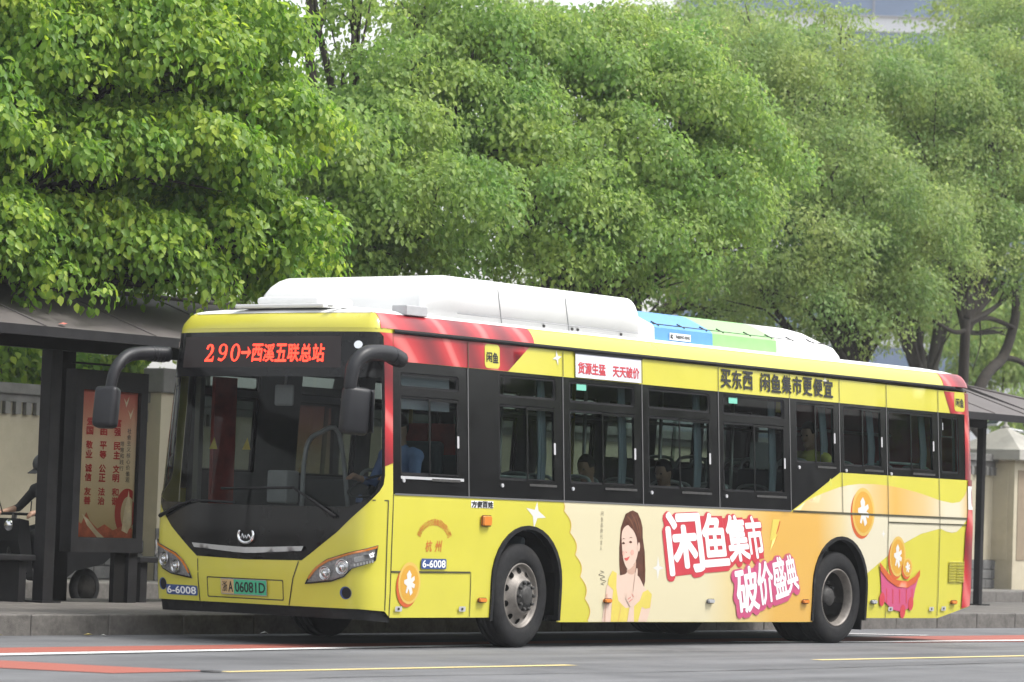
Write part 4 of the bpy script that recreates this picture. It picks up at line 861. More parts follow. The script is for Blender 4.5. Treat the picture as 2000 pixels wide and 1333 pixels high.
# --- wheels
def wheel(x,yo,side,kind,steer=0.,both=False):
    """yo: y of the outer tyre face, side -1 near / +1 far"""
    R=.478; w_=.275; M=Matrix.Rotation(steer,4,'Z'); c=(x,yo-side*w_/2,R)
    o=lambda d:side*(w_/2-d)      # depth d from the outer face
    tp=[(.30,o(.03)),(.315,o(.012)),(.34,o(.004)),(.40,o(0)),(.445,o(.012)),(.468,o(.03)),(R,o(.05)),(R,o(.075)),(R-.012,o(.08)),(R-.012,o(.09)),(R,o(.095)),(R,o(.13)),(R-.012,o(.135)),(R-.012,o(.145)),(R,o(.15)),(R,o(.19)),(R-.012,o(.195)),(R-.012,o(.205)),(R,o(.21)),(R,o(.23)),(.46,o(.25)),(.42,o(.27)),(.32,o(.27)),(.30,o(.25))]
    if kind=='front':
        rp=[(.305,o(.028)),(.297,o(.018)),(.285,o(.022)),(.278,o(.05)),(.262,o(.066)),(.205,o(.045)),(.165,o(-.012)),(.160,o(-.02)),(.10,o(-.022))]
    else:
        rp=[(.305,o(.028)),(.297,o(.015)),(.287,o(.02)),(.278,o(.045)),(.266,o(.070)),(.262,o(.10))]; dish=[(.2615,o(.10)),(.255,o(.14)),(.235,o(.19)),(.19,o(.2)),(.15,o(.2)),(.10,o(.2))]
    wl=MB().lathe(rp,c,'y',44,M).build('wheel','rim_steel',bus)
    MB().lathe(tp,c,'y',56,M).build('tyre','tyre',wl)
    if kind!='front': MB().lathe(dish,c,'y',44,M).build('dish','rim_dark',wl)  # inner dish much darker than the outer rim
    if kind=='front':
        hb=MB().lathe([(.145,o(-.02)),(.125,o(-.03)),(.095,o(-.03)),(.088,o(-.05)),(.075,o(-.058)),(.0,o(-.058))],c,'y',28,M); nd,nr=-.018,.125
        for k in range(10):
            hl=MB()
            a=2*math.pi*(k+.5)/10; p=M@Vector((.232*math.cos(a),o(.052),.232*math.sin(a)))+Vector(c); p2=M@Vector((.232*math.cos(a),o(.045),.232*math.sin(a)))+Vector(c)
            n_=(M@Vector((.3*math.cos(a+.0)*.0,side,0))).normalized(); t_=Vector((math.cos(a),0,math.sin(a))); t_=M@t_
            ax=(n_*.83+t_*.55*1.0).normalized(); s1=ax.orthogonal().normalized(); s2=ax.cross(s1)
            hl.bm.faces.new([hl.bm.verts.new(p+ax*.006+(s1*math.cos(q)+s2*math.sin(q))*.031) for q in [2*math.pi*j/12 for j in range(12)]]); hl.build('hand_hole','underbody',wl)

    else:
        hb=MB().lathe([(.15,o(.2)),(.13,o(.17)),(.10,o(.12)),(.08,o(.10)),(.0,o(.10))],c,'y',24,M); nd,nr=.19,.165
    hb.build('hub','hub_dark',wl)
    for k in range(10):
        a=2*math.pi*k/10; p=M@Vector((nr*math.cos(a),o(nd),nr*math.sin(a)))+Vector(c); q=M@Vector((nr*math.cos(a),o(nd-.042),nr*math.sin(a)))+Vector(c); MB().tube([p,q],[.019,.014],6).build('lug_nut','hub_dark',wl)
    return wl
ST=math.radians(6)
wheel(2.40,.015,-1,'front',ST); wheel(2.40,BW-.015,1,'front',ST)
wheel(7.915,.03,-1,'rear'); wheel(7.915,BW-.03,1,'rear'); wheel(7.915,.36,-1,'rear'); wheel(7.915,BW-.36,1,'rear')
tube('axle',[(7.915,.3,.478),(7.915,BW-.3,.478)],.07,'underbody',bus,8); tube('axle',[(2.40,.2,.42),(2.40,BW-.2,.42)],.06,'underbody',bus,8)
# --- roof equipment
def roof_pod(name,xs,prof,m,taper0=.35,taper1=.12,zt=3.36,parent=bus):
    pass
def pod(name,secs,m,parent=bus):
    V=[p for s in secs for p in s]; n=len(secs[0]); F=[(i*n+k,i*n+(k+1)%n,(i+1)*n+(k+1)%n,(i+1)*n+k) for i in range(len(secs)-1) for k in range(n)]
    F+=[tuple(range(n))[::-1],tuple((len(secs)-1)*n+k for k in range(n))]
    me=bpy.data.meshes.new(name); me.from_pydata(V,[],F); me.update(); o=link(name,me,parent,m); me.shade_smooth(); return o
def rsec(x,y0,y1,z0,z1,r,lean=0.,n=5):
    o=[(x,y0,z0)]
    for k in range(n+1):
        a=math.pi/2*k/n; o.append((x,y0+lean+r-r*math.cos(a),z1-r+r*math.sin(a)))
    for k in range(n+1):
        a=math.pi/2*k/n; o.append((x,y1-lean-r+r*math.sin(a),z1-r+r*math.cos(a)))
    o.append((x,y1,z0)); return o
def pod_secs(x0,x1,y0,y1,z0,z1,rf,rb,r,lean):
    S=[]
    for k in range(7):
        a=math.pi/2*k/6; S.append(rsec(x0+rf*.75*(1-math.sin(a))*1.0,y0+.10*(1-math.sin(a))*0+.06*(math.cos(a)),y1-.06*math.cos(a),z0,z0+.03+(z1-z0-.03)*max(.02,math.sin(a))**.8 if k else z0+.04,min(r,.02+r*k/6),lean*k/6))
    # front sections run from the nose back
    S=[[(x0+rf*(1-math.cos(math.pi/2*k/6)),p[1],p[2]) for p in S[k]] for k in range(7)]
    n=max(2,int((x1-x0)/.5))
    for k in range(1,n): x=x0+rf+(x1-rb-x0-rf)*k/n; S.append(rsec(x,y0,y1,z0,z1,r,lean))
    for k in range(6,-1,-1):
        a=math.pi/2*k/6; S.append(rsec(x1-rb+rb*math.cos(a),y0+.04*math.cos(a),y1-.04*math.cos(a),z0,z0+.04+(z1-z0-.04)*max(.0,math.sin(a))**.7,min(r,.02+r*k/6),lean*k/6))
    return S
bt=pod('battery_housing',pod_secs(1.12,4.52,.24,BW-.24,2.95,3.375,.42,.10,.10,.06),'bus_white')
for x in (2.25,3.3): tube('housing_seam',[(x,.240,2.97),(x,.296,3.28),(x,.33,3.35),(x,.40,3.378),(x,BW-.40,3.378)],.005,'grey_plastic',bt,5)
tube('housing_seam',[(1.6,.252,3.03),(4.45,.252,3.03)],.004,'grey_plastic',bt,5)
for x in (2.9,3.35,3.44,4.15): tube('housing_bolt',[(x,.235,3.0),(x,.262,3.0)],.014,'hub_dark',bt,6)
for x,hgt in ((2.05,.012),): box('housing_rib',2.02,4.3,.6,BW-.6,3.372,3.372+hgt,'bus_white',bt,bev=.005)
# air conditioner with chamfered shoulders, coloured bands
def acsec(x,s=1.): 
    y0,y1=.30,BW-.30; z0=2.95; zs=z0+.185*s; zt=z0+.35*s; d=.34
    return [(x,y0,z0),(x,y0,z0+.02),(x,y0+.01,zs-.02),(x,y0+.04,zs+.01),(x,y0+d,zt-.02),(x,y0+d+.1,zt),(x,y1-d-.1,zt),(x,y1-d,zt-.02),(x,y1-.04,zs+.01),(x,y1-.01,zs-.02),(x,y1,z0+.02),(x,y1,z0)]
ac=pod('air_conditioner',[acsec(4.535,.9),acsec(4.6,1),acsec(4.80,1)],'bus_white')
for nm,x0,x1,mm in (('blue_cover',4.802,5.82,'ac_blue'),('green_cover',5.822,7.0,'ac_green')):
    me=pod(nm,[acsec(x0,1),acsec(x1,1)],mm,ac)
    for p in me.data.polygons: p.use_smooth=False
pod('rear_cover',[acsec(7.002,1),acsec(7.75,1),acsec(8.0,.94),acsec(8.15,.80),acsec(8.24,.5)],'bus_white',ac)
for x0,x1 in ((7.05,7.38),(7.45,7.78)): box('fan_grille',x0,x1,.75,BW-.75,3.29,3.306,'hub_dark',ac)
pt=patch('maker_plate',rect(5.05,3.005,5.42,3.075),lambda x,z,off=0.:(x,.302-off,z),'sign_white',ac,step=.2,off=.006)
text('lettering','THERMO KING',LEDQ(5.15,5.40,3.025,3.055),lambda x,z,off=0.:(x,.302-off,z),'ink_black',pt,bold=.03,off=.009); text('lettering','K',LEDQ(5.07,5.11,3.02,3.058),lambda x,z,off=0.:(x,.302-off,z),'ink_black',pt,bold=.06,off=.009)
tube('cover_seam',[(4.82,.345,3.15),(8.0,.345,3.145)],.006,'hub_dark',ac,5)
for x in (4.85,5.3,5.7,6.0,6.5,6.9,7.3,7.7): tube('cover_clip',[(x,.39,3.175),(x+.05,.325,3.135)],.008,'hub_dark',ac,5)
ht=MB(); ht.box(.30,.98,.75,BW-.75,3.0,3.035,.01); ht.box(.42,.90,.9,BW-.9,3.036,3.11,.03); ht.build('roof_hatch','bus_white',bus); 
box('hatch_vent',.80,.905,1.0,1.25,3.05,3.075,'hub_dark',bus)
box('antenna_box',.74,1.04,.15,.32,2.955,3.045,'grey_plastic',bus,bev=.008)
box('roof_rail',.28,1.0,.62,.68,3.0,3.02,'bus_white',bus)
# --- mirrors
def rprism(mb,c,dx,dy,dz,r): mb.box(c[0]-dx,c[0]+dx,c[1]-dy,c[1]+dy,c[2]-dz,c[2]+dz,r,3)
ma=MB(); pts=curve_pts([(.42,-.06,2.54),(.18,-.12,2.575),(-.12,-.13,2.56),(-.27,-.12,2.46),(-.315,-.12,2.30),(-.32,-.12,2.24)],6)
ma.tube(pts,[.076-.0004*i if i<12 else .071-.0012*(i-12) for i in range(len(pts))],12)
mr=ma.build('mirror_arm','mirror_black',bus)
for k in range(5): MB().lathe([(.073,-.006),(.081,-.004),(.081,.004),(.073,.006)],(.24+.03*k,-.108+.009*k,2.566-.004*k),'x',14).build('arm_rib','mirror_black',mr)
m1=MB(); m1.box(-.125,.125,-.07,.07,-.205,.205,.045,3,Matrix.Translation((-.255,-.13,2.06))@Matrix.Rotation(math.radians(-22),4,'Z')@Matrix.Rotation(math.radians(4),4,'Y')); m1.build('mirror_housing','mirror_black',bus,True)
b=MB(); b.box(-.105,.105,-.004,.004,-.185,.185,0,2,Matrix.Translation((-.255,-.13,2.06))@Matrix.Rotation(math.radians(-22),4,'Z')@Matrix.Translation((0.0,.0,0))@Matrix.Rotation(math.radians(90),4,'Z')@Matrix.Translation((0,-.128,0))); b.build('mirror_glass','mirror_glass',bus)
ma=MB(); pts=curve_pts([(.25,BW+.0,2.58),(-.02,BW+.06,2.575),(-.24,BW+.06,2.53),(-.39,BW+.05,2.40),(-.44,BW+.05,2.22)],6)
ma.tube(pts,[.072-.0010*i for i in range(len(pts))],12); mr=ma.build('mirror_arm','mirror_black',bus)
for k in range(5): MB().lathe([(.069,-.006),(.076,-.004),(.076,.004),(.069,.006)],(.06+.035*k,BW+.05-.008*k,2.577),'x',14).build('arm_rib','mirror_black',mr)
m2=MB(); m2.box(-.075,.075,-.11,.11,-.19,.19,.045,3,Matrix.Translation((-.47,BW+.06,2.06))@Matrix.Rotation(math.radians(20),4,'Z')@Matrix.Rotation(math.radians(8),4,'Y')); m2.build('mirror_housing','mirror_black',bus,True)
patch('cap_lamp',ell(1.10,2.66,.045,.035,14),FM_,'chrome',bus,step=.05,off=.008); patch('cap_lamp',ell(-1.22,2.66,.03,.035,14),FM_,'chrome',bus,step=.05,off=.008)
# ------------------------------------------------------------------ printed advert on the near side (flat film, layered millimetres apart)
def pr(name,loop,m,off,par=None,step=.12,M_=SM_): return patch(name,loop,M_,m,par or near_side,step=step,off=off)
Lr=lambda k:.0015+.0012*k
# red cloth at the front pillar, the cantrail and the roof edge
pr('printed_cloth',[(.466,WT+.0),(2.144,WT),(2.485,GUT-.004),(.466,GUT-.004)],'ad_cloth',Lr(0)+.001)
patch('printed_cloth',[(1.443,1.60),(1.565,1.635),(sx(.460),1.64),(sx(.460),CAPB),(1.34,CAPB),(1.407,2.74),(1.424,2.508),(1.442,2.1)],FM_,'ad_cloth',near_side,step=.04,off=.003)
def edge_strip(s0,s1,m):
    zs=[(CAPB+.037,0),(2.86,.006),(2.90,.022),(2.935,.052),(2.956,.094)]; n=max(2,int((s1-s0)/.12)); V=[];F=[]
    for i in range(n+1):
        s=s0+(s1-s0)*i/n; x,y,nx,ny=plan(s)
        for z,ins in zs:
            p=B(s,min(z,2.9)); f=ins*(1+.25*nx*nx)-.003; V.append((p[0]-nx*f,p[1]-ny*f,z+.002))
    k=len(zs)
    for i in range(n):
        for j in range(k-1): F.append((i*k+j,(i+1)*k+j,(i+1)*k+j+1,i*k+j+1))
    return mesh('printed_edge',V,F,m,near_side,True)
edge_strip(1.36,sx(2.55),'ad_cloth'); edge_strip(sx(10.05),SB+.3,'ad_cloth')
star=lambda cx,cz,r,k=.28,rot=0.,asp=1.:[(cx+asp*(r if i%2==0 else r*k)*math.sin(rot+math.pi*i/4),cz+(r if i%2==0 else r*k)*math.cos(rot+math.pi*i/4)) for i in range(8)]
pr('printed_star',star(2.90,2.70,.075,.3,-.2),'ad_white',Lr(1)+.002); pr('printed_star',star(7.6,2.735,.045,.3),'ad_white',Lr(1)+.002)
def tile(x0,z0,x1,z1):
    t=pr('logo_tile',rrect(x0,z0,x1,z1,.04),'bus_yellow',Lr(2)+.002); xm=(x0+x1)/2; h=(z1-z0)
    text('lettering','闲',[(x0+.025,z0+h*.66),(xm-.006,z0+h*.66),(xm-.006,z0+h*.26),(x0+.025,z0+h*.26)],SM_,'ink_black',t,bold=.03,off=.008); text('lettering','鱼',[(xm+.006,z0+h*.66),(x1-.025,z0+h*.66),(x1-.025,z0+h*.24),(xm+.006,z0+h*.24)],SM_,'ink_black',t,bold=.03,off=.008)
tile(1.792,2.545,2.015,2.765); tile(10.274,2.54,10.50,2.755)
bn=pr('white_banner',rect(3.176,2.534,4.25,2.762),'banner_white',.016); pr('banner_rail',rect(3.155,2.758,4.268,2.784),'rubber',.022,bn)
text('lettering','货源生猛',[(3.215,2.68),(3.655,2.678),(3.655,2.573),(3.213,2.572)],SM_,'ad_red',bn,bold=.03,off=.019); text('lettering','天天破价',[(3.775,2.678),(4.212,2.676),(4.212,2.572),(3.775,2.572)],SM_,'ad_red',bn,bold=.03,off=.019)
for x0,x1 in ((3.226,3.38),(5.806,5.962)): patch('window_sticker',rect(x0,2.415,x1,2.478),SM_,'sky_sticker',bus,step=.2,off=-.012)
for i,ch in enumerate('买东西 闲鱼集市更便宜'):
    if ch==' ': continue
    a=5.645+i*.2005-(.08 if i>3 else 0); w_=.172
    text('lettering',ch,[(a,2.748),(a+w_,2.746),(a+w_,2.566),(a,2.568)],SM_,'ink_black',near_side,bold=.026,off=.0095)
# cream and orange sweep behind the scalloped edge
NT=[(2.98,1.355),(2.987,1.273),(3.094,1.072),(3.189,.865),(3.278,.663),(3.367,.455),(3.434,.247)]
sc=[NT[0]]
for a,b in zip(NT,NT[1:]):
    n=8
    for k in range(n+1):
        t=k/n; bl=.062*math.sin(math.pi*t)*(.3 if a is NT[0] else 1); sc.append((a[0]+(b[0]-a[0])*t+bl,a[1]+(b[1]-a[1])*t))
AFo=AR
main=sc+[(3.45,.236),(7.384,.228)]+[p for p in AR if p[1]>.24 and p[0]<8.38]+[(8.376,.68),(8.385,.72),(8.76,.897),(9.13,1.056),(9.508,1.174),(9.923,1.239),(10.05,1.21),(10.18,1.198),(10.28,1.21),(10.377,1.262),(10.50,1.345)]+[(10.50,1.356),(6.93,1.356)]
seen=[];[seen.append(p) for p in main if not seen or math.dist(p,seen[-1])>1e-4]
pr('printed_sweep',seen,'ad_sweep',Lr(0),step=.14)
edge=[(x-.012,z) for x,z in sc][::-1]; pr('printed_scallop_line',sc+edge,'coin_rim',Lr(1),step=.1)
wt=[(7.857,1.634),(8.013,1.657),(8.249,1.678),(8.539,1.684),(8.833,1.678),(9.131,1.656),(9.431,1.622),(9.679,1.586),(9.902,1.549),(10.184,1.524),(10.357,1.542),(10.461,1.61),(10.52,1.69)]
pr('printed_wave',[(6.945,1.364),(7.2,1.474),(7.52,1.56)]+wt+[(10.52,1.364)],'ad_wave',Lr(0),step=.14)
pr('printed_star',[(2.57,1.35),(2.588,1.264),(2.708,1.202),(2.575,1.195),(2.528,1.096),(2.505,1.213),(2.4,1.287),(2.532,1.272)],'ad_white',Lr(0))
pr('printed_sparkle',[(4.543,.872),(4.572,.776),(4.645,.757),(4.574,.736),(4.551,.64),(4.526,.735),(4.459,.755),(4.529,.776)],'ad_white',Lr(1)); pr('printed_sparkle',star(8.73,1.16,.045,.35),'ad_white',Lr(1))
# coins
def coin(cx,cz,rx,rz,k=0):
    c=pr('printed_coin',ell(cx-.022*rx/.24,cz-.02,rx,rz),'coin_edge',Lr(1+k),step=.1); pr('coin_rim',ell(cx+.012,cz+.01,rx,rz),'coin_rim',Lr(2+k),c,.1); pr('coin_face',ell(cx+.012,cz+.008,rx*.84,rz*.86),'coin_gold',Lr(3+k),c,.1)
    s=[(-.05,.62),(.14,.42),(.1,.22),(.40,.34),(.46,.16),(.24,.02),(.5,-.06),(.42,-.26),(.18,-.18),(.3,-.46),(.1,-.6),(-.08,-.26),(-.2,-.5),(-.34,-.44),(-.22,-.14),(-.5,-.02),(-.5,.14),(-.22,.2),(-.28,.42)]
    pr('coin_mark',[(cx+.012+a*rx,cz+.01+b*rz) for a,b in s],'ad_white',Lr(4+k),c,.1)
coin(.712,.575,.155,.185,3); coin(8.305,1.375,.225,.255)
# shopping cart print with coins
pr('printed_cart',[(8.66,.85),(8.739,.78),(8.846,.717),(9.017,.66),(9.235,.645),(9.383,.70),(9.48,.775),(9.466,.686),(9.408,.58),(9.368,.453),(9.277,.369),(9.143,.33),(8.952,.355),(8.8,.431),(8.716,.493),(8.693,.66)],'ad_magenta',Lr(8),step=.12)
for cx,cz in ((8.725,.465),(9.325,.42),(9.165,.335)): pr('cart_wheel',ell(cx,cz,.055,.075,16),'ad_red',Lr(10),step=.1)
coin(9.02,.915,.165,.215,2); coin(9.222,.80,.098,.10,7)
pr('cart_rim',[(8.65,.86),(8.74,.80),(8.846,.735),(9.017,.672),(9.235,.66),(9.383,.715),(9.49,.79),(9.49,.72),(9.40,.645),(9.24,.59),(9.017,.60),(8.83,.665),(8.67,.77)],'coin_edge',Lr(13),step=.12)
for a in (8.80,8.93,9.07,9.21,9.33): pr('cart_rib',[(a,.60-.03*math.cos((a-9.07)*3)),(a+.018,.60-.03*math.cos((a-9.07)*3)),(a+.03,.42),(a+.012,.42)],'ad_red',Lr(10),step=.2)
# title lettering
Q=[('闲',[(4.627,1.283),(5.198,1.309),(5.352,.743),(4.768,.696)]),('鱼',[(5.247,1.29),(5.646,1.299),(5.787,.81),(5.362,.785)]),('集',[(5.66,1.278),(6.014,1.293),(6.166,.864),(5.811,.832)]),('市',[(6.028,1.279),(6.297,1.292),(6.437,.896),(6.153,.864)])]
Q2=[('破',[(5.866,.748),(6.248,.794),(6.362,.369),(5.993,.305)]),('价',[(6.247,.808),(6.531,.847),(6.632,.448),(6.373,.397)]),('盛',[(6.53,.861),(6.752,.892),(6.892,.513),(6.657,.462)]),('典',[(6.779,.886),(6.95,.917),(7.089,.572),(6.891,.527)])]
for QQ,mm,kk,bd_ in ((Q,'ad_red',3,.030),(Q2,'ad_magenta',6,.026)):
    for ch,q in QQ:
        q=[(max(x,3.5),min(z,1.318)) for x,z in q]
        bb=[(x-.03,z-.05) for x,z in q]
        cx=sum(p[0] for p in q)/4; cz=sum(p[1] for p in q)/4
        pr('title_backing',[(cx+(x-cx)*1.02-.02,cz+(z-cz)*1.02-.02) for x,z in q][::-1],mm,Lr(kk),step=.2)
        text('title_shadow',ch,q,lambda a,b,off=0.:SM_(a-.018,b-.022,off),mm,near_side,bold=.0,off=Lr(kk)+.0006,spread=(.05,14))
        text('title_character',ch,q,SM_,'sign_white',near_side,bold=bd_,off=Lr(kk)+.0040)
bo=pr('printed_bolt',[(6.56,1.269),(6.691,1.272),(6.628,1.127),(6.647,1.106),(6.518,.932),(6.558,1.062),(6.515,1.053)],'dress_print',Lr(2)); pr('bolt_side',[(6.675,1.26),(6.705,1.25),(6.671,1.164),(6.63,1.112),(6.655,1.099),(6.525,.935),(6.61,1.083),(6.60,1.112)],'coin_edge',Lr(1),bo)
# printed portrait of a person in a yellow dress
po=pr('printed_portrait',[(3.921,.66),(3.90,.80),(3.892,.944),(3.905,1.132),(3.978,1.268),(4.093,1.304),(4.18,1.28),(4.235,1.21),(4.267,1.139),(4.275,1.044),(4.315,.909),(4.337,.733),(4.338,.625),(4.318,.56),(4.25,.62),(4.0,.62)],'hair_print',Lr(2))
pr('printed_skin',curve_pts([(3.70,.56),(3.78,.70),(3.907,.68),(4.02,.70),(4.04,.76),(4.14,.78),(4.17,.70),(4.24,.66),(4.335,.557),(4.44,.50),(4.46,.40),(4.40,.25),(3.665,.25)][:-2],3)+[(4.40,.236),(3.66,.236)],'skin_print',Lr(3),po,.1)
pr('printed_dress',[(3.73,.65),(3.79,.722),(3.86,.70),(3.86,.56),(3.90,.44),(4.029,.367),(4.16,.38),(4.26,.44),(4.302,.52),(4.383,.544),(4.455,.50),(4.44,.37),(4.36,.36),(4.30,.38),(4.25,.237),(3.80,.237),(3.80,.407),(3.81,.54),(3.72,.59)],'dress_print',Lr(4),po,.1)
pr('printed_face',curve_pts([(3.918,1.07),(3.93,.95),(3.955,.84),(3.995,.775),(4.045,.737),(4.11,.765),(4.17,.83),(4.198,.91),(4.205,.99),(4.18,1.06),(4.11,1.13),(4.02,1.16),(3.95,1.13)],3,True),'skin_print',Lr(5),po,.1)
pr('printed_fringe',curve_pts([(3.905,1.12),(3.935,1.165),(4.0,1.19),(4.03,1.155),(4.11,1.11),(4.165,1.04),(4.19,.96),(4.24,.93),(4.262,1.1),(4.19,1.25),(4.08,1.3),(3.97,1.25)],3,True),'hair_print',Lr(6),po,.1)
pr('printed_neck_shade',curve_pts([(4.02,.735),(4.06,.735),(4.13,.775),(4.17,.82),(4.165,.72),(4.12,.69),(4.05,.70)],3,True),'skin_shade_print',Lr(4),po,.1)
pr('printed_cheek',ell(4.10,.90,.03,.028,14),'blush_print',Lr(6),po,.1); pr('printed_cheek',ell(3.955,.89,.018,.026,14),'blush_print',Lr(6),po,.1)
for k,(a,b) in enumerate((((3.99,1.25),(4.12,1.12)),((4.06,1.28),(4.20,1.08)),((4.14,1.26),(4.245,1.0)),((4.29,.90),(4.31,.65)))): pr('printed_hair_light',curve_pts([a,((a[0]+b[0])/2+.02,(a[1]+b[1])/2+.02),b,((a[0]+b[0])/2+.008,(a[1]+b[1])/2+.0)],3,True),'hair_light_print',Lr(7),po,.1)
pr('printed_arm_shade',[(3.70,.50),(3.72,.50),(3.71,.237),(3.69,.237)],'skin_shade_print',Lr(5),po,.1); pr('printed_dress_fold',[(3.95,.40),(3.965,.40),(3.93,.237),(3.91,.237)],'coin_rim',Lr(5),po,.1)
pr('printed_ear',ell(4.205,.955,.02,.045,12),'skin_print',Lr(7),po,.1)
for ex,ez in ((3.950,.985),(4.068,.998)):
    pr('printed_eye',curve_pts([(ex-.026,ez),(ex,ez+.014),(ex+.026,ez),(ex,ez-.009)],3,True),'hair_print',Lr(6),po,.1); pr('printed_brow',[(ex-.03,ez+.038),(ex,ez+.05),(ex+.034,ez+.042),(ex,ez+.042)],'hair_print',Lr(6),po,.1)
pr('printed_nose',[(3.985,.915),(4.005,.90),(4.02,.905),(4.0,.893)],'lip_print',Lr(6),po,.1); pr('printed_mouth',curve_pts([(3.972,.845),(4.01,.848),(4.06,.862),(4.03,.825),(3.995,.822)],3,True),'lip_print',Lr(6),po,.1)
pr('printed_arm',[(4.07,.237),(4.18,.237),(4.165,.40),(4.10,.42)],'skin_print',Lr(6),po,.1)
pr('printed_hand',curve_pts([(4.02,.46),(4.04,.505),(4.085,.515),(4.12,.53),(4.17,.52),(4.205,.48),(4.21,.42),(4.15,.385),(4.09,.39),(4.05,.43)],3,True),'skin_print',Lr(7),po,.1)
for k,(a,b) in enumerate((((4.05,.45),(4.10,.475)),((4.07,.425),(4.13,.455)),((4.11,.505),(4.15,.47)))): pr('printed_finger_line',[(a[0],a[1]-.004),(b[0],b[1]-.004),(b[0],b[1]+.004),(a[0],a[1]+.004)],'lip_print',Lr(8),po,.1)
pr('printed_finger',curve_pts([(4.135,.50),(4.15,.62),(4.17,.735),(4.195,.745),(4.198,.68),(4.185,.57),(4.175,.49)],3,True),'skin_print',Lr(7),po,.1)
for i,ch in enumerate('闲鱼品牌代言人'):
    z=1.262-i*.055; text('lettering',ch,[(3.575,z+.02),(3.615,z+.02),(3.615,z-.02),(3.575,z-.02)],SM_,'ink_brown',near_side,bold=.0,off=Lr(2))
tube('signature',[SM_(3.60+.05*math.sin(k*1.7)+.006*k,.72-.012*k,.004) for k in range(12)],.0025,'ink_brown',near_side,4)
# company lettering
T1='杭州市公共交通集团有限公司'
for i,ch in enumerate(T1):
    a=math.radians(152-124*i/(len(T1)-1)); cx,cz=1.055,.925; r=.225; rx=.24
    c_,s_=math.cos(a),math.sin(a); px_,pz_=cx+rx*c_,cz+.9*r*s_; t=a-math.pi/2; w_,h_=.021,.030
    qd=[(px_+math.cos(t)*u*w_-math.sin(t)*v*h_,pz_+math.sin(t)*u*w_+math.cos(t)*v*h_) for u,v in ((-1,1),(1,1),(1,-1),(-1,-1))]
    text('lettering',ch,qd,SM_,'ink_orange',near_side,bold=.012,off=Lr(1))
for ch,x0 in (('杭',.935),('州',1.07)): text('lettering',ch,[(x0+.012,.962),(x0+.102,.966),(x0+.088,.866),(x0,.864)],SM_,'ink_orange',near_side,bold=.02,off=Lr(1))
sg=pr('small_sign',rect(1.575,1.270,1.902,1.334),'sign_white',Lr(1)); 
for i,ch in enumerate('方便百姓'): text('lettering',ch,[(1.582+i*.08,1.328),(1.654+i*.08,1.328),(1.654+i*.08,1.276),(1.582+i*.08,1.276)],SM_,'ink_black',sg,bold=.05,off=Lr(3))
# rear edge red print
pr('printed_cloth',[(10.052,GUT-.034),(10.189,WT-.018),(XE,WT-.018),(XE,GUT-.034)],'ad_cloth',Lr(0)+.001)
pr('printed_cloth',[(10.49,1.79),(XE,1.79),(XE,WT-.019),(10.50,WT-.019)],'ad_cloth',Lr(0))
pr('printed_cloth',[(10.42,.37),(XE,.41),(XE,1.79),(10.53,1.79),(10.52,1.47),(10.46,1.2)],'ad_cloth',Lr(9)); pr('printed_white',[(10.515,1.46),(XE,1.46),(XE,1.72),(10.52,1.72)],'ad_white',Lr(10))
# side lamps, latches, vents
def lamp(x0,z0,x1,z1,m,lbl=None):
    b=patch('lamp_base',rrect(x0-.008,z0-.006,x1+.008,z1+.006,.012),SM_,'rubber',bus,step=.1,off=.020)
    V=[]; xm,zm=(x0+x1)/2,(z0+z1)/2; L=[rrect(x0,z0,x1,z1,.012)]; n=len(L[0])
    for k,o in ((1,.004),(1,.028),(.86,.04)): V+=[SM_(xm+(a-xm)*k,zm+(c-zm)*k,o) for a,c in L[0]]
    F=[(i*n+j,i*n+(j+1)%n,(i+1)*n+(j+1)%n,(i+1)*n+j) for i in range(2) for j in range(n)]+[tuple(2*n+j for j in range(n))]
    return mesh('marker_lamp',V,F,m,b)
lamp(1.725,1.11,1.85,1.20,'amber')
for x,m in ((1.715,'amber'),(3.66,'amber'),(5.405,'grey_plastic'),(7.15,'amber'),(10.18,'amber')): lamp(x,.42,x+.105,.455,m)
for x,z in ((.535,.335),(1.44,.335),(8.86,.34),(9.72,.34),(9.98,.345)):
    V=patch('latch',rrect(x,z,x+.095,z+.045,.01),SM_,'grey_plastic',bus,step=.1,off=.016)
    patch('latch_slot',rrect(x+.03,z+.012,x+.06,z+.033,.006),SM_,'hub_dark',V,step=.1,off=.019)
lamp(8.50,.42,8.60,.455,'grey_plastic')
for c0 in (10.115,10.285):
    for k in range(8):
        z=.655+.0295*k; x0,x1=c0,c0+.155
        V=[SM_(x0,z,.014),SM_(x1,z,.014),SM_(x1,z+.018,.022),SM_(x0,z+.018,.022),SM_(x0,z+.022,.01),SM_(x1,z+.022,.01)]
        mesh('vent_slat',V,[(0,1,2,3),(3,2,5,4)],'bus_yellow',bus)
# ------------------------------------------------------------------ inside the bus
def seat_at(x,y,facing=1):
    b=MB(); b.box(x-.02,x+.40,y-.21,y+.21,.80,.86,.03); b.build('seat',  'seat_shell',bus) if False else None
    st=MB(); st.box(x-.04,x+.40,y-.21,y+.21,.82,.88,.03,2); 
    st.box(x+.36,x+.43,y-.21,y+.21,.84,1.50,.03,2,Matrix.Translation((x+.4,y,.85))@Matrix.Rotation(math.radians(8),4,'Y')@Matrix.Translation((-x-.4,-y,-.85)))
    st.box(x+.1,x+.2,y-.1,y+.1,.45,.82); o=st.build('seat','seat_shell',bus)
    dx=.10; pts=[(x+.47,y-.20,1.32),(x+.50,y-.20,1.50),(x+.51,y-.13,1.60),(x+.51,y+.13,1.60),(x+.50,y+.20,1.50),(x+.47,y+.20,1.32)]
    tube('grab_handle',curve_pts(pts,4),.018,'seat_grab',o,7); return o
s0=None
for x in (2.25,3.2,3.95,4.75,5.55,6.3):
    for y in (.42,.87,2.10): seat_at(x,y)
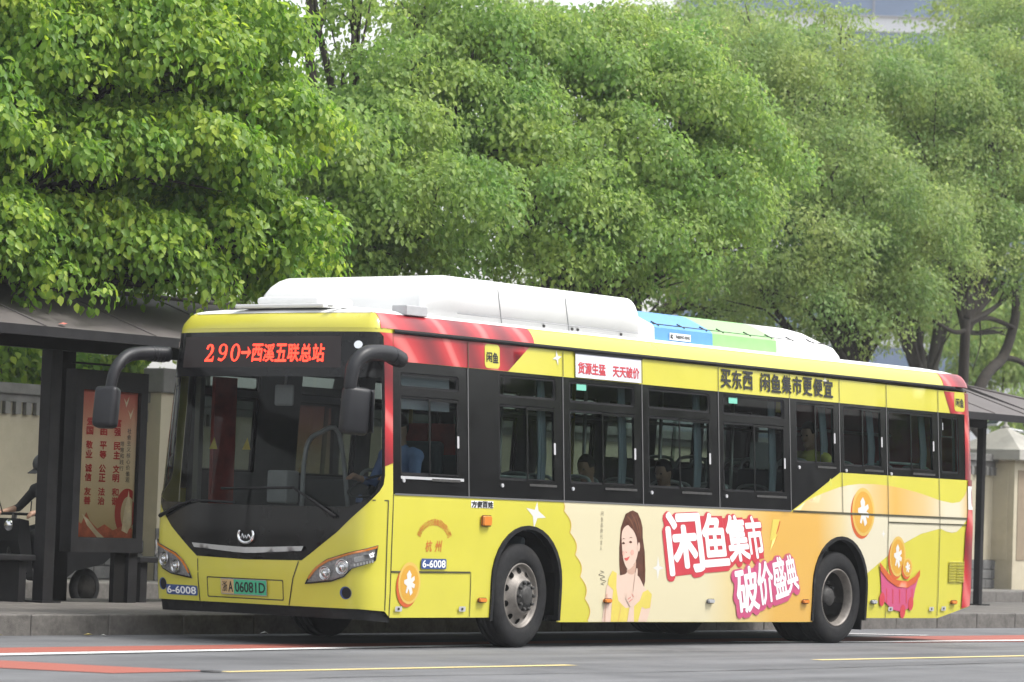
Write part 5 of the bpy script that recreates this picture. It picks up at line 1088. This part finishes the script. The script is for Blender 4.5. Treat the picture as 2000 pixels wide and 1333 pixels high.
for x in (7.05,7.95,8.75,9.55):
    for y in (.42,.87,1.7,2.13):
        o=seat_at(x,y); o.location.z=.30
box('rear_platform',6.95,10.3,.85,BW-.85,.451,.75,'floor_grey',bus)
for i,(x0,z0,x1,z1) in enumerate(LO[:7]):
    zt=2.5; V=[];F=[];n=14
    for k in range(n+1):
        x=x1-.11+.11*k/n+.0; y=.12+.018*math.sin(k*1.9)
        V+=[(x+.02*math.sin(k),y+side_in,z0-.06) if False else (x-.05,y,z0-.05),(x-.02*(1-k/n),y+.02,(z0+z1)/2-.1),(x,y+.03+.05,zt)]
    for k in range(n): F+=[(3*k,3*k+3,3*k+4,3*k+1),(3*k+1,3*k+4,3*k+5,3*k+2)]
    mesh('curtain',V,F,'curtain',bus,True)
for x in (2.95,4.3,5.6,6.9): tube('grab_pole',[(x,.75,.46),(x,.75,2.70)],.018,'pole_metal',bus,8); tube('grab_pole',[(x,1.85,.46),(x,1.85,2.70)],.018,'pole_yellow',bus,8)
for y in (.72,1.85): tube('hand_rail',[(1.9,y,2.25),(10,y,2.25)],.016,'pole_metal',bus,8)
for y in (.35,): 
    tube('seat_rail',[(2.05,.2,1.57),(2.75,.2,1.57)],.014,'seat_grab',bus,6); tube('seat_rail',[(8.9,.2,1.93),(9.9,.2,1.93)],.014,'seat_grab',bus,6)
d=MB(); d.box(.30,.75,.15,BW-.55,.46,1.12,.05); d.box(.45,.95,.15,1.1,1.05,1.24,.06); d.build('dashboard','dash',bus)
sw=MB(); sw.lathe([(.215,0),(.232,.012),(.215,.024),(.2,.012),(.215,0)],(0,0,0),'z',28,Matrix.Translation((.80,.52,1.42))@Matrix.Rotation(math.radians(-28),4,'Y')); sw.tube([(.62,.52,1.15),(.80,.52,1.425)],.03,8); sw.build('steering_wheel','dash',bus)
ds=MB(); ds.box(1.04,1.48,.27,.73,1.05,1.15,.04); ds.box(1.42,1.52,.27,.73,1.1,1.86,.04); ds.box(1.1,1.4,.35,.65,.46,1.05); ds.build('driver_seat','seat_shell',bus)
box('driver_partition',2.0,2.03,.12,1.05,.46,1.75,'lining',bus)
fb=MB(); fb.box(.62,.80,1.38,1.62,1.25,1.55,.02); fb.tube(curve_pts([(.75,1.3,1.2),(.78,1.3,1.75),(.85,1.2,1.9),(1.0,1.1,1.9),(1.05,1.0,1.2)],4),.022,8); fb.build('fare_box','grey_plastic',bus)
im=MB(); im.box(.28,.31,1.05,1.27,2.12,2.31,.02); im.tube([(.3,1.16,2.3),(.32,1.16,2.42)],.012,6); im.build('interior_mirror','grey_plastic',bus)
mat('poster_red_board',(.48,.06,.045),.5,noise=.35,nscale=5)
box('front_bulkhead',2.05,2.08,1.25,2.42,.46,1.5,'lining',bus)
for (y0,y1,z0,z1) in ((1.15,1.50,1.45,2.05),(.78,1.1,1.45,2.05)):
    bdp=box('notice_board',2.34,2.36,y0,y1,z0,z1,'poster_red_board',bus)
    mesh('printed_flame',[(2.336,y0+.12,z0+.1),(2.336,y0+.2,z0+.12),(2.336,y0+.26,z0+.3),(2.336,y0+.18,z0+.22)],[(0,1,2,3)],'print_gold',bdp)
box('door_post',.52,.58,2.38,2.44,.46,2.7,'pole_metal',bus); box('door_panel',.7,1.0,2.36,2.40,.5,2.4,'poster_red_board',bus)
for y in (1.95,1.55): mesh('warning_triangle',[(.15+.1,y-.05,1.72),(.15+.1,y+.05,1.72),(.15+.11,y,1.83)],[(0,1,2)],'pole_yellow',bus)
tr=mesh('paper_notice',[(5.9+.38,.11,1.78),(6.62,.11,1.78),(6.62,.115,2.05),(6.28,.115,2.05)],[(0,1,2,3)],'lining',bus)
# ------------------------------------------------------------------ people
mat('skin',(.42,.25,.17),.5,noise=.08); mat('hair',(.010,.008,.007),.7,spec=.15,noise=.3,nscale=30); mat('shirt_blue',(.20,.28,.52),.8,noise=.1,nscale=12,bump=.3,bscale=14); mat('shirt_yellow',(.50,.50,.10),.8,noise=.1); mat('shirt_dark',(.018,.018,.021),.8,noise=.3); mat('trousers',(.02,.021,.026),.8,noise=.2); mat('shirt_grey',(.10,.10,.12),.8,noise=.2); mat('shoe',(.015,.015,.015),.5); mat('eye',(.02,.015,.012),.2); mat('lips',(.30,.12,.10),.5)
def capsule(mb,a,b,ra,rb,n=12,flat=1.):
    a,b=Vector(a),Vector(b); d=b-a; L=d.length; d.normalize()
    pts=[];rs=[]
    for k in range(4): t=math.pi/2*k/4; pts.append(a-d*ra*math.cos(t)); rs.append(max(.002,ra*math.sin(t)))
    pts+=[a.lerp(b,t) for t in (0,.33,.66,1)]; rs+=[ra+(rb-ra)*t for t in (0,.33,.66,1)]
    for k in range(3,-1,-1): t=math.pi/2*k/4; pts.append(b+d*rb*math.cos(t)); rs.append(max(.002,rb*math.sin(t)))
    mb.tube(pts,rs,n)
def person(label,J,mats,look=(-1,0,0),voxel=.013,group=None,cat='person',grip=None,hair=True):
    """J: joints in metres. One continuous remeshed body, coloured by region."""
    V=lambda k:Vector(J[k]); pel=V('pelvis'); mb=MB()
    head=V('head'); neck=V('neck'); f=Vector(look).normalized(); up=(head-neck).normalized(); f=(f-up*f.dot(up)).normalized(); sd_=up.cross(f)
    capsule(mb,pel,pel.lerp(neck,.45),.145,.14); capsule(mb,pel.lerp(neck,.4),pel.lerp(neck,.80),.14,.135)
    sh={s:V('sh_'+s) for s in 'lr'}
    capsule(mb,sh['l'],sh['r'],.075,.075); capsule(mb,pel.lerp(neck,.78),neck,.10,.06); capsule(mb,neck,head,.055,.06)
    for s in 'lr':
        capsule(mb,pel.lerp(neck,.62),sh[s].lerp(neck,.25),.12,.07)
        el,ha=V('el_'+s),V('ha_'+s); capsule(mb,sh[s],el,.062,.047); capsule(mb,el,ha,.046,.030)
        # palm, four fingers and thumb
        fd=(ha-el).normalized(); pd=Vector(J.get('palm_'+s,(0,0,-1))); pd=(pd-fd*pd.dot(fd)).normalized(); wd=fd.cross(pd)
        capsule(mb,ha,ha+fd*.075,.030,.034)
        for q,(o,L) in enumerate(((-.030,.070),(-.010,.080),(.011,.076),(.030,.060))):
            r=ha+fd*.085+wd*o; k1=r+fd*L*.5+pd*.012; k2=k1+fd*L*.16+pd*L*.42; capsule(mb,r,k1,.0095,.009,8); capsule(mb,k1,k2,.009,.008,8)
        r=ha+fd*.025-wd*.03; capsule(mb,r,r+fd*.035-wd*.03+pd*.02,.012,.010,8); capsule(mb,r+fd*.035-wd*.03+pd*.02,r+fd*.065-wd*.025+pd*.045,.010,.009,8)
        kn,an=V('kn_'+s),V('an_'+s); hip=pel+sd_*(.09 if s=='l' else -.09)
        capsule(mb,hip,kn,.085,.058); capsule(mb,kn,an,.055,.040); toe=an+(Vector((f.x,f.y,0)).normalized())*.17+Vector((0,0,-.045)); capsule(mb,an+Vector((0,0,-.035)),toe,.040,.034)
    hc=head+up*.085
    Mh=Matrix((( f.x,sd_.x,up.x,hc.x),(f.y,sd_.y,up.y,hc.y),(f.z,sd_.z,up.z,hc.z),(0,0,0,1)))
    r=bmesh.ops.create_uvsphere(mb.bm,u_segments=20,v_segments=14,radius=1.)['verts']; bmesh.ops.transform(mb.bm,matrix=Mh@Matrix.Diagonal((.098,.076,.120,1)),verts=r)
    hp=lambda x,y,z:Mh@Vector((x,y,z))
    capsule(mb,hp(.05,0,-.075),hp(.075,0,-.09),.045,.030); capsule(mb,hp(.088,0,.01),hp(.112,0,-.025),.010,.015)
    for s in (-1,1): capsule(mb,hp(-.005,s*.076,.015),hp(-.01,s*.080,-.025),.014,.010,8)
    me=bpy.data.meshes.new('body'); mb.bm.to_mesh(me); mb.bm.free(); o=bpy.data.objects.new('person',me); COL.objects.link(o)
    md=o.modifiers.new('r','REMESH'); md.mode='VOXEL'; md.voxel_size=voxel; md.use_smooth_shade=True
    sm=o.modifiers.new('s','SMOOTH'); sm.iterations=3; sm.factor=.5
    dg=bpy.context.evaluated_depsgraph_get(); me2=bpy.data.meshes.new_from_object(o.evaluated_get(dg)); o.modifiers.clear(); o.data=me2; me2.name='body'; bpy.data.meshes.remove(me)
    me2.materials.clear()
    for m in (mats['skin'],mats['top'],mats['bottom'],'shoe'): me2.materials.append(MATS[m])
    el={s:V('el_'+s) for s in 'lr'}; ha={s:V('ha_'+s) for s in 'lr'}
    sl=mats.get('sleeve',.15)
    for p in me2.polygons:
        c=p.center; k=1
        if (c-neck).dot(up)>.035 and (c-hc).length<.24: k=0
        else:
            for s in 'lr':
                d=ha[s]-el[s]; t=(c-el[s]).dot(d)/d.length_squared
                q=el[s]+d*max(0,min(1.6,t)); 
                if t>sl and (c-q).length<.09: k=0
                for a_,b_ in ((pel,V('kn_'+s)),(V('kn_'+s),V('an_'+s))):
                    d=b_-a_; t=(c-a_).dot(d)/d.length_squared
                    if .1<t<1.05 and (c-(a_+d*t)).length<.12 and k==1 : k=2
                if (c-V('an_'+s)).length<.23 and c.z<V('an_'+s).z+.01: k=3
            if k==1 and (c-pel).dot((neck-pel).normalized())<.02: k=2
        p.material_index=k
    prop(o,label,cat,group)
    for s in (-1,1): MB().sphere(hp(.083,s*.032,.012),.011,(1,1,1),8,6).build('eye','eye',o)
    MB().sphere(hp(.098,0,-.062),.018,(.5,1.2,.35),10,6).build('mouth','lips',o)
    if hair:
        hb=MB(); r=bmesh.ops.create_uvsphere(hb.bm,u_segments=24,v_segments=16,radius=1.)['verts']
        for v in r:
            if v.co.z<-.15 and v.co.x>-.2: v.co=Vector((v.co.x*.7-.1,v.co.y*.8,v.co.z*.5+.25))
            if v.co.x>.55 and v.co.z<.55: v.co=Vector((.45,v.co.y*.8,max(v.co.z,.4)))
        bmesh.ops.transform(hb.bm,matrix=Mh@Matrix.Translation((-.012,0,.018))@Matrix.Diagonal((.103,.086,.122,1)),verts=r); hb.build('hair','hair',o,True)
    return o,Mh
def seated(x,y,seat,reach=None,lean=0.):
    """faces -x, hips on a seat surface at height seat"""
    z=seat+.13; J=dict(pelvis=(x,y,z),neck=(x+.02-lean,y,z+.50),head=(x-.01-lean,y,z+.60))
    for s,k in (('l',-1),('r',1)):
        J['sh_'+s]=(x+.02-lean,y+k*.175,z+.43); J['kn_'+s]=(x-.43,y+k*.10,z+.02); J['an_'+s]=(x-.42,y+k*.10,z-.40)
        if reach: J['el_'+s]=(x-.12,y+k*.24,z+.18); J['ha_'+s]=(reach[0],reach[1]+k*.20,reach[2]); J['palm_'+s]=(0,0,-1)
        else: J['el_'+s]=(x-.02,y+k*.24,z+.16); J['ha_'+s]=(x-.25,y+k*.13,z+.09); J['palm_'+s]=(0,0,-1)
    return J
person('bus driver in light blue uniform shirt at the steering wheel',seated(1.16,.48,1.15,(.84,.52,1.50),.04),dict(skin='skin',top='shirt_blue',bottom='trousers',sleeve=.75))
person('passenger in yellow shirt at a raised window in the rear half of the bus',seated(7.70,.30,1.36,None,.0),dict(skin='skin',top='shirt_yellow',bottom='trousers'))
person('passenger in dark clothes behind the second long side window',seated(3.9,.40,.88),dict(skin='skin',top='shirt_grey',bottom='trousers'))
person('passenger in black seated behind the third long side window',seated(5.2,.40,.88),dict(skin='skin',top='shirt_dark',bottom='trousers'))
# rider on a scooter in the cycle lane
SX,SY=5.12,8.9
J=dict(pelvis=(SX+.12,SY,.90),neck=(SX-.02,SY,1.40),head=(SX-.05,SY,1.50))
for s,k in (('l',-1),('r',1)):
    J['sh_'+s]=(SX-.01,SY+k*.18,1.33); J['el_'+s]=(SX-.18,SY+k*.27,1.12); J['ha_'+s]=(SX-.42,SY+k*.26,1.07); J['palm_'+s]=(0,0,-1); J['kn_'+s]=(SX-.32,SY+k*.13,.82); J['an_'+s]=(SX-.26,SY+k*.13,.44)
rd,Mh=person('rider in dark clothes and helmet on a scooter behind the left shelter post',J,dict(skin='skin',top='shirt_dark',bottom='trousers',sleeve=.3),hair=False)
mat('helmet',(.035,.036,.04),.4)
hm=MB(); r=bmesh.ops.create_uvsphere(hm.bm,u_segments=24,v_segments=14,radius=1.)['verts']
for v in r:
    if v.co.z<-.25: v.co.z=-.25+(v.co.z+.25)*.1
bmesh.ops.transform(hm.bm,matrix=Mh@Matrix.Translation((-.01,0,.045))@Matrix.Diagonal((.135,.115,.125,1)),verts=r); he=hm.build('helmet','helmet',None,True); prop(he,'dark open helmet worn by the scooter rider','helmet')
br_=MB(); br_.box(.07,.20,-.07,.07,-.006,.006,.004,2,Mh@Matrix.Translation((0,0,.03))@Matrix.Rotation(math.radians(12),4,'Y')); br_.build('visor','helmet',he)
mat('scooter_dark',(.010,.010,.011),.5,spec=.15,noise=.2)
so=prop(empty('motor_scooter',(SX+.1,SY,0)),label='dark motor scooter ridden in the cycle lane behind the poster case',cat='scooter')
for x in (SX-.62,SX+.66):
    wl=MB().lathe([(.15,-.04),(.20,-.05),(.225,-.02),(.225,.02),(.20,.05),(.15,.04)],(x,SY,.225),'y',28).build('wheel','tyre',so); MB().lathe([(.001,-.03),(.15,-.035),(.15,.035),(.001,.03)],(x,SY,.225),'y',20).build('rim','rim_dark',wl)
b=MB(); b.prism([(SX-.12,.30),(SX+.12,.28),(SX+.35,.42),(SX+.80,.50),(SX+.98,.62),(SX+.95,.72),(SX+.75,.74),(SX+.05,.74),(SX-.02,.5),(SX-.12,.40)],SY-.15,SY+.15,'y'); b.build('rear_body','scooter_dark',so)
box('floor_board',SX-.45,SX-.10,SY-.17,SY+.17,.32,.38,'scooter_dark',so,bev=.02)
b=MB(); b.prism([(SX-.42,.36),(SX-.34,.36),(SX-.44,.98),(SX-.58,1.0),(SX-.60,.75),(SX-.52,.5)],SY-.17,SY+.17,'y'); b.build('leg_shield','scooter_dark',so)
box('saddle',SX-.05,SX+.72,SY-.14,SY+.14,.742,.80,'rubber',so,bev=.025)
tube('fork',[(SX-.62,SY-.07,.225),(SX-.56,SY-.07,.6)],.022,'hub_dark',so,8); tube('handlebar',curve_pts([(SX-.42,SY-.34,1.045),(SX-.50,SY-.15,1.05),(SX-.50,SY+.15,1.05),(SX-.42,SY+.34,1.045)],4),.016,'rubber',so,8); tube('steering_stem',[(SX-.56,SY,.6),(SX-.50,SY,1.05)],.03,'hub_dark',so,8)
MB().sphere((SX-.58,SY,.92),.07,(.6,1,1),14,10).build('headlamp','chrome',so)
for s in (-1,1): tube('mirror',[(SX-.47,SY+s*.22,1.05),(SX-.5,SY+s*.26,1.2)],.008,'rubber',so,6)
box('tail_box',SX+.72,SX+1.0,SY-.17,SY+.17,.80,1.05,'scooter_dark',so,bev=.03)
# ------------------------------------------------------------------ small things
sl=prop(empty('solar_lamp',(35.2,14.2,.2)),label='solar street lamp panel on a post beyond the wall near the right pier',cat='lamp')
mat('solar_cell',(.02,.03,.06),.2,spec=.7); mat('lamp_white',(.72,.73,.74),.4)
tube('pole',[(36.0,13.9,.2),(36.0,13.9,3.25)],.035,'grey_plastic',sl,8)
Mp=Matrix.Translation((36.0,13.9,3.52))@Matrix.Rotation(math.radians(-25),4,'Z')@Matrix.Rotation(math.radians(-38),4,'Y')
MB().box(-.30,.30,-.20,.20,-.02,.02,.0,2,Mp).build('panel_frame','lamp_white',sl)
for i in range(3):
    for j in range(2): MB().box(-.285+.195*i,-.285+.195*i+.18,-.185+.19*j,-.185+.19*j+.18,.0205,.024,0,2,Mp).build('solar_cell','solar_cell',sl)
tube('lamp_arm',[(36.0,13.9,3.3),(36.5,13.7,3.25)],.02,'lamp_white',sl,6); MB().box(36.4,36.85,13.6,13.75,3.21,3.25,.01).build('lamp_head','lamp_white',sl)
mat('litter_paper',(.62,.61,.57),.8); mat('litter_leaf',(.34,.27,.09),.8)
def scrap(name,x,y,z,s,m,lab,seed):
    r_=random.Random(seed); n=7; V=[(x,y,z+s*.5)]+[(x+s*math.cos(2*math.pi*k/n)*r_.uniform(.6,1.2),y+s*math.sin(2*math.pi*k/n)*r_.uniform(.5,1.),z+r_.uniform(0.004,.4)*s) for k in range(n)]
    prop(mesh(name,V,[(0,1+k,1+(k+1)%n) for k in range(n)],m),lab,'litter')
scrap('paper_scrap',1.85,2.66,.005,.055,'litter_paper','crumpled white paper scrap in the gutter left of the front wheel',1)
scrap('paper_scrap',-.38,2.62,.005,.028,'litter_paper','tiny white scrap in the gutter below the poster case',2)
scrap('dry_leaf',-.60,2.60,.005,.05,'litter_leaf','yellowish leaf in the gutter beside the tiny white scrap',3)
scrap('dry_leaf',-1.75,2.60,.005,.09,'litter_leaf','brown leaf in the gutter at the left edge',4)
mat('roof_scrap',(.45,.13,.10),.7); scrap('plastic_scrap',1.0,4.66,2.915,.05,'roof_scrap','reddish scrap lying on the shelter roof edge',5)
mat('iron',(.03,.03,.032),.6); prop(MB().lathe([(0.001,.012),(.075,.012),(.08,.005)],(-4.42,-2.36,0),'z',16).build('road_stud','iron'),'small dark round stud at the left end of the yellow dash','stud')

# tar crack and a patch of older asphalt in the road
cr=random.Random(4)
def crack(pts,label):
    P=curve_pts([(x,y,.0) for x,y in pts],10); L=[];R2=[]
    for i,p in enumerate(P):
        w_=.006+.012*cr.random(); j=cr.uniform(-.02,.02); L.append((p[0],p[1]+j+w_,.003)); R2.append((p[0],p[1]+j-w_,.003))
    n=len(P); prop(mesh('road_crack',L+R2,[(k,k+1,n+k+1,n+k) for k in range(n-1)],'crack_tar'),kind='structure',label=label)
crack([(2.6,-.62),(3.4,-.75),(4.3,-.95),(5.2,-1.05)],'dark crack in the asphalt beside the bus'); crack([(-9,-3.4),(-4,-3.2),(1,-3.45),(6,-3.3),(12,-3.5)],'long thin crack in the near lane')
# ------------------------------------------------------------------ thin summer haze
hm_=bpy.data.materials.new('air'); hm_.use_nodes=True; t=hm_.node_tree; t.nodes.clear()
pv=N(t,'ShaderNodeVolumePrincipled'); pv.inputs['Color'].default_value=(.95,.97,1,1); pv.inputs['Density'].default_value=.0005; pv.inputs['Anisotropy'].default_value=.2
o_=N(t,'ShaderNodeOutputMaterial'); t.links.new(pv.outputs[0],o_.inputs['Volume'])
prop(box('haze',-120,330,-110,220,-1.1,66,hm_),kind='stuff',label='thin pale summer haze over the street')
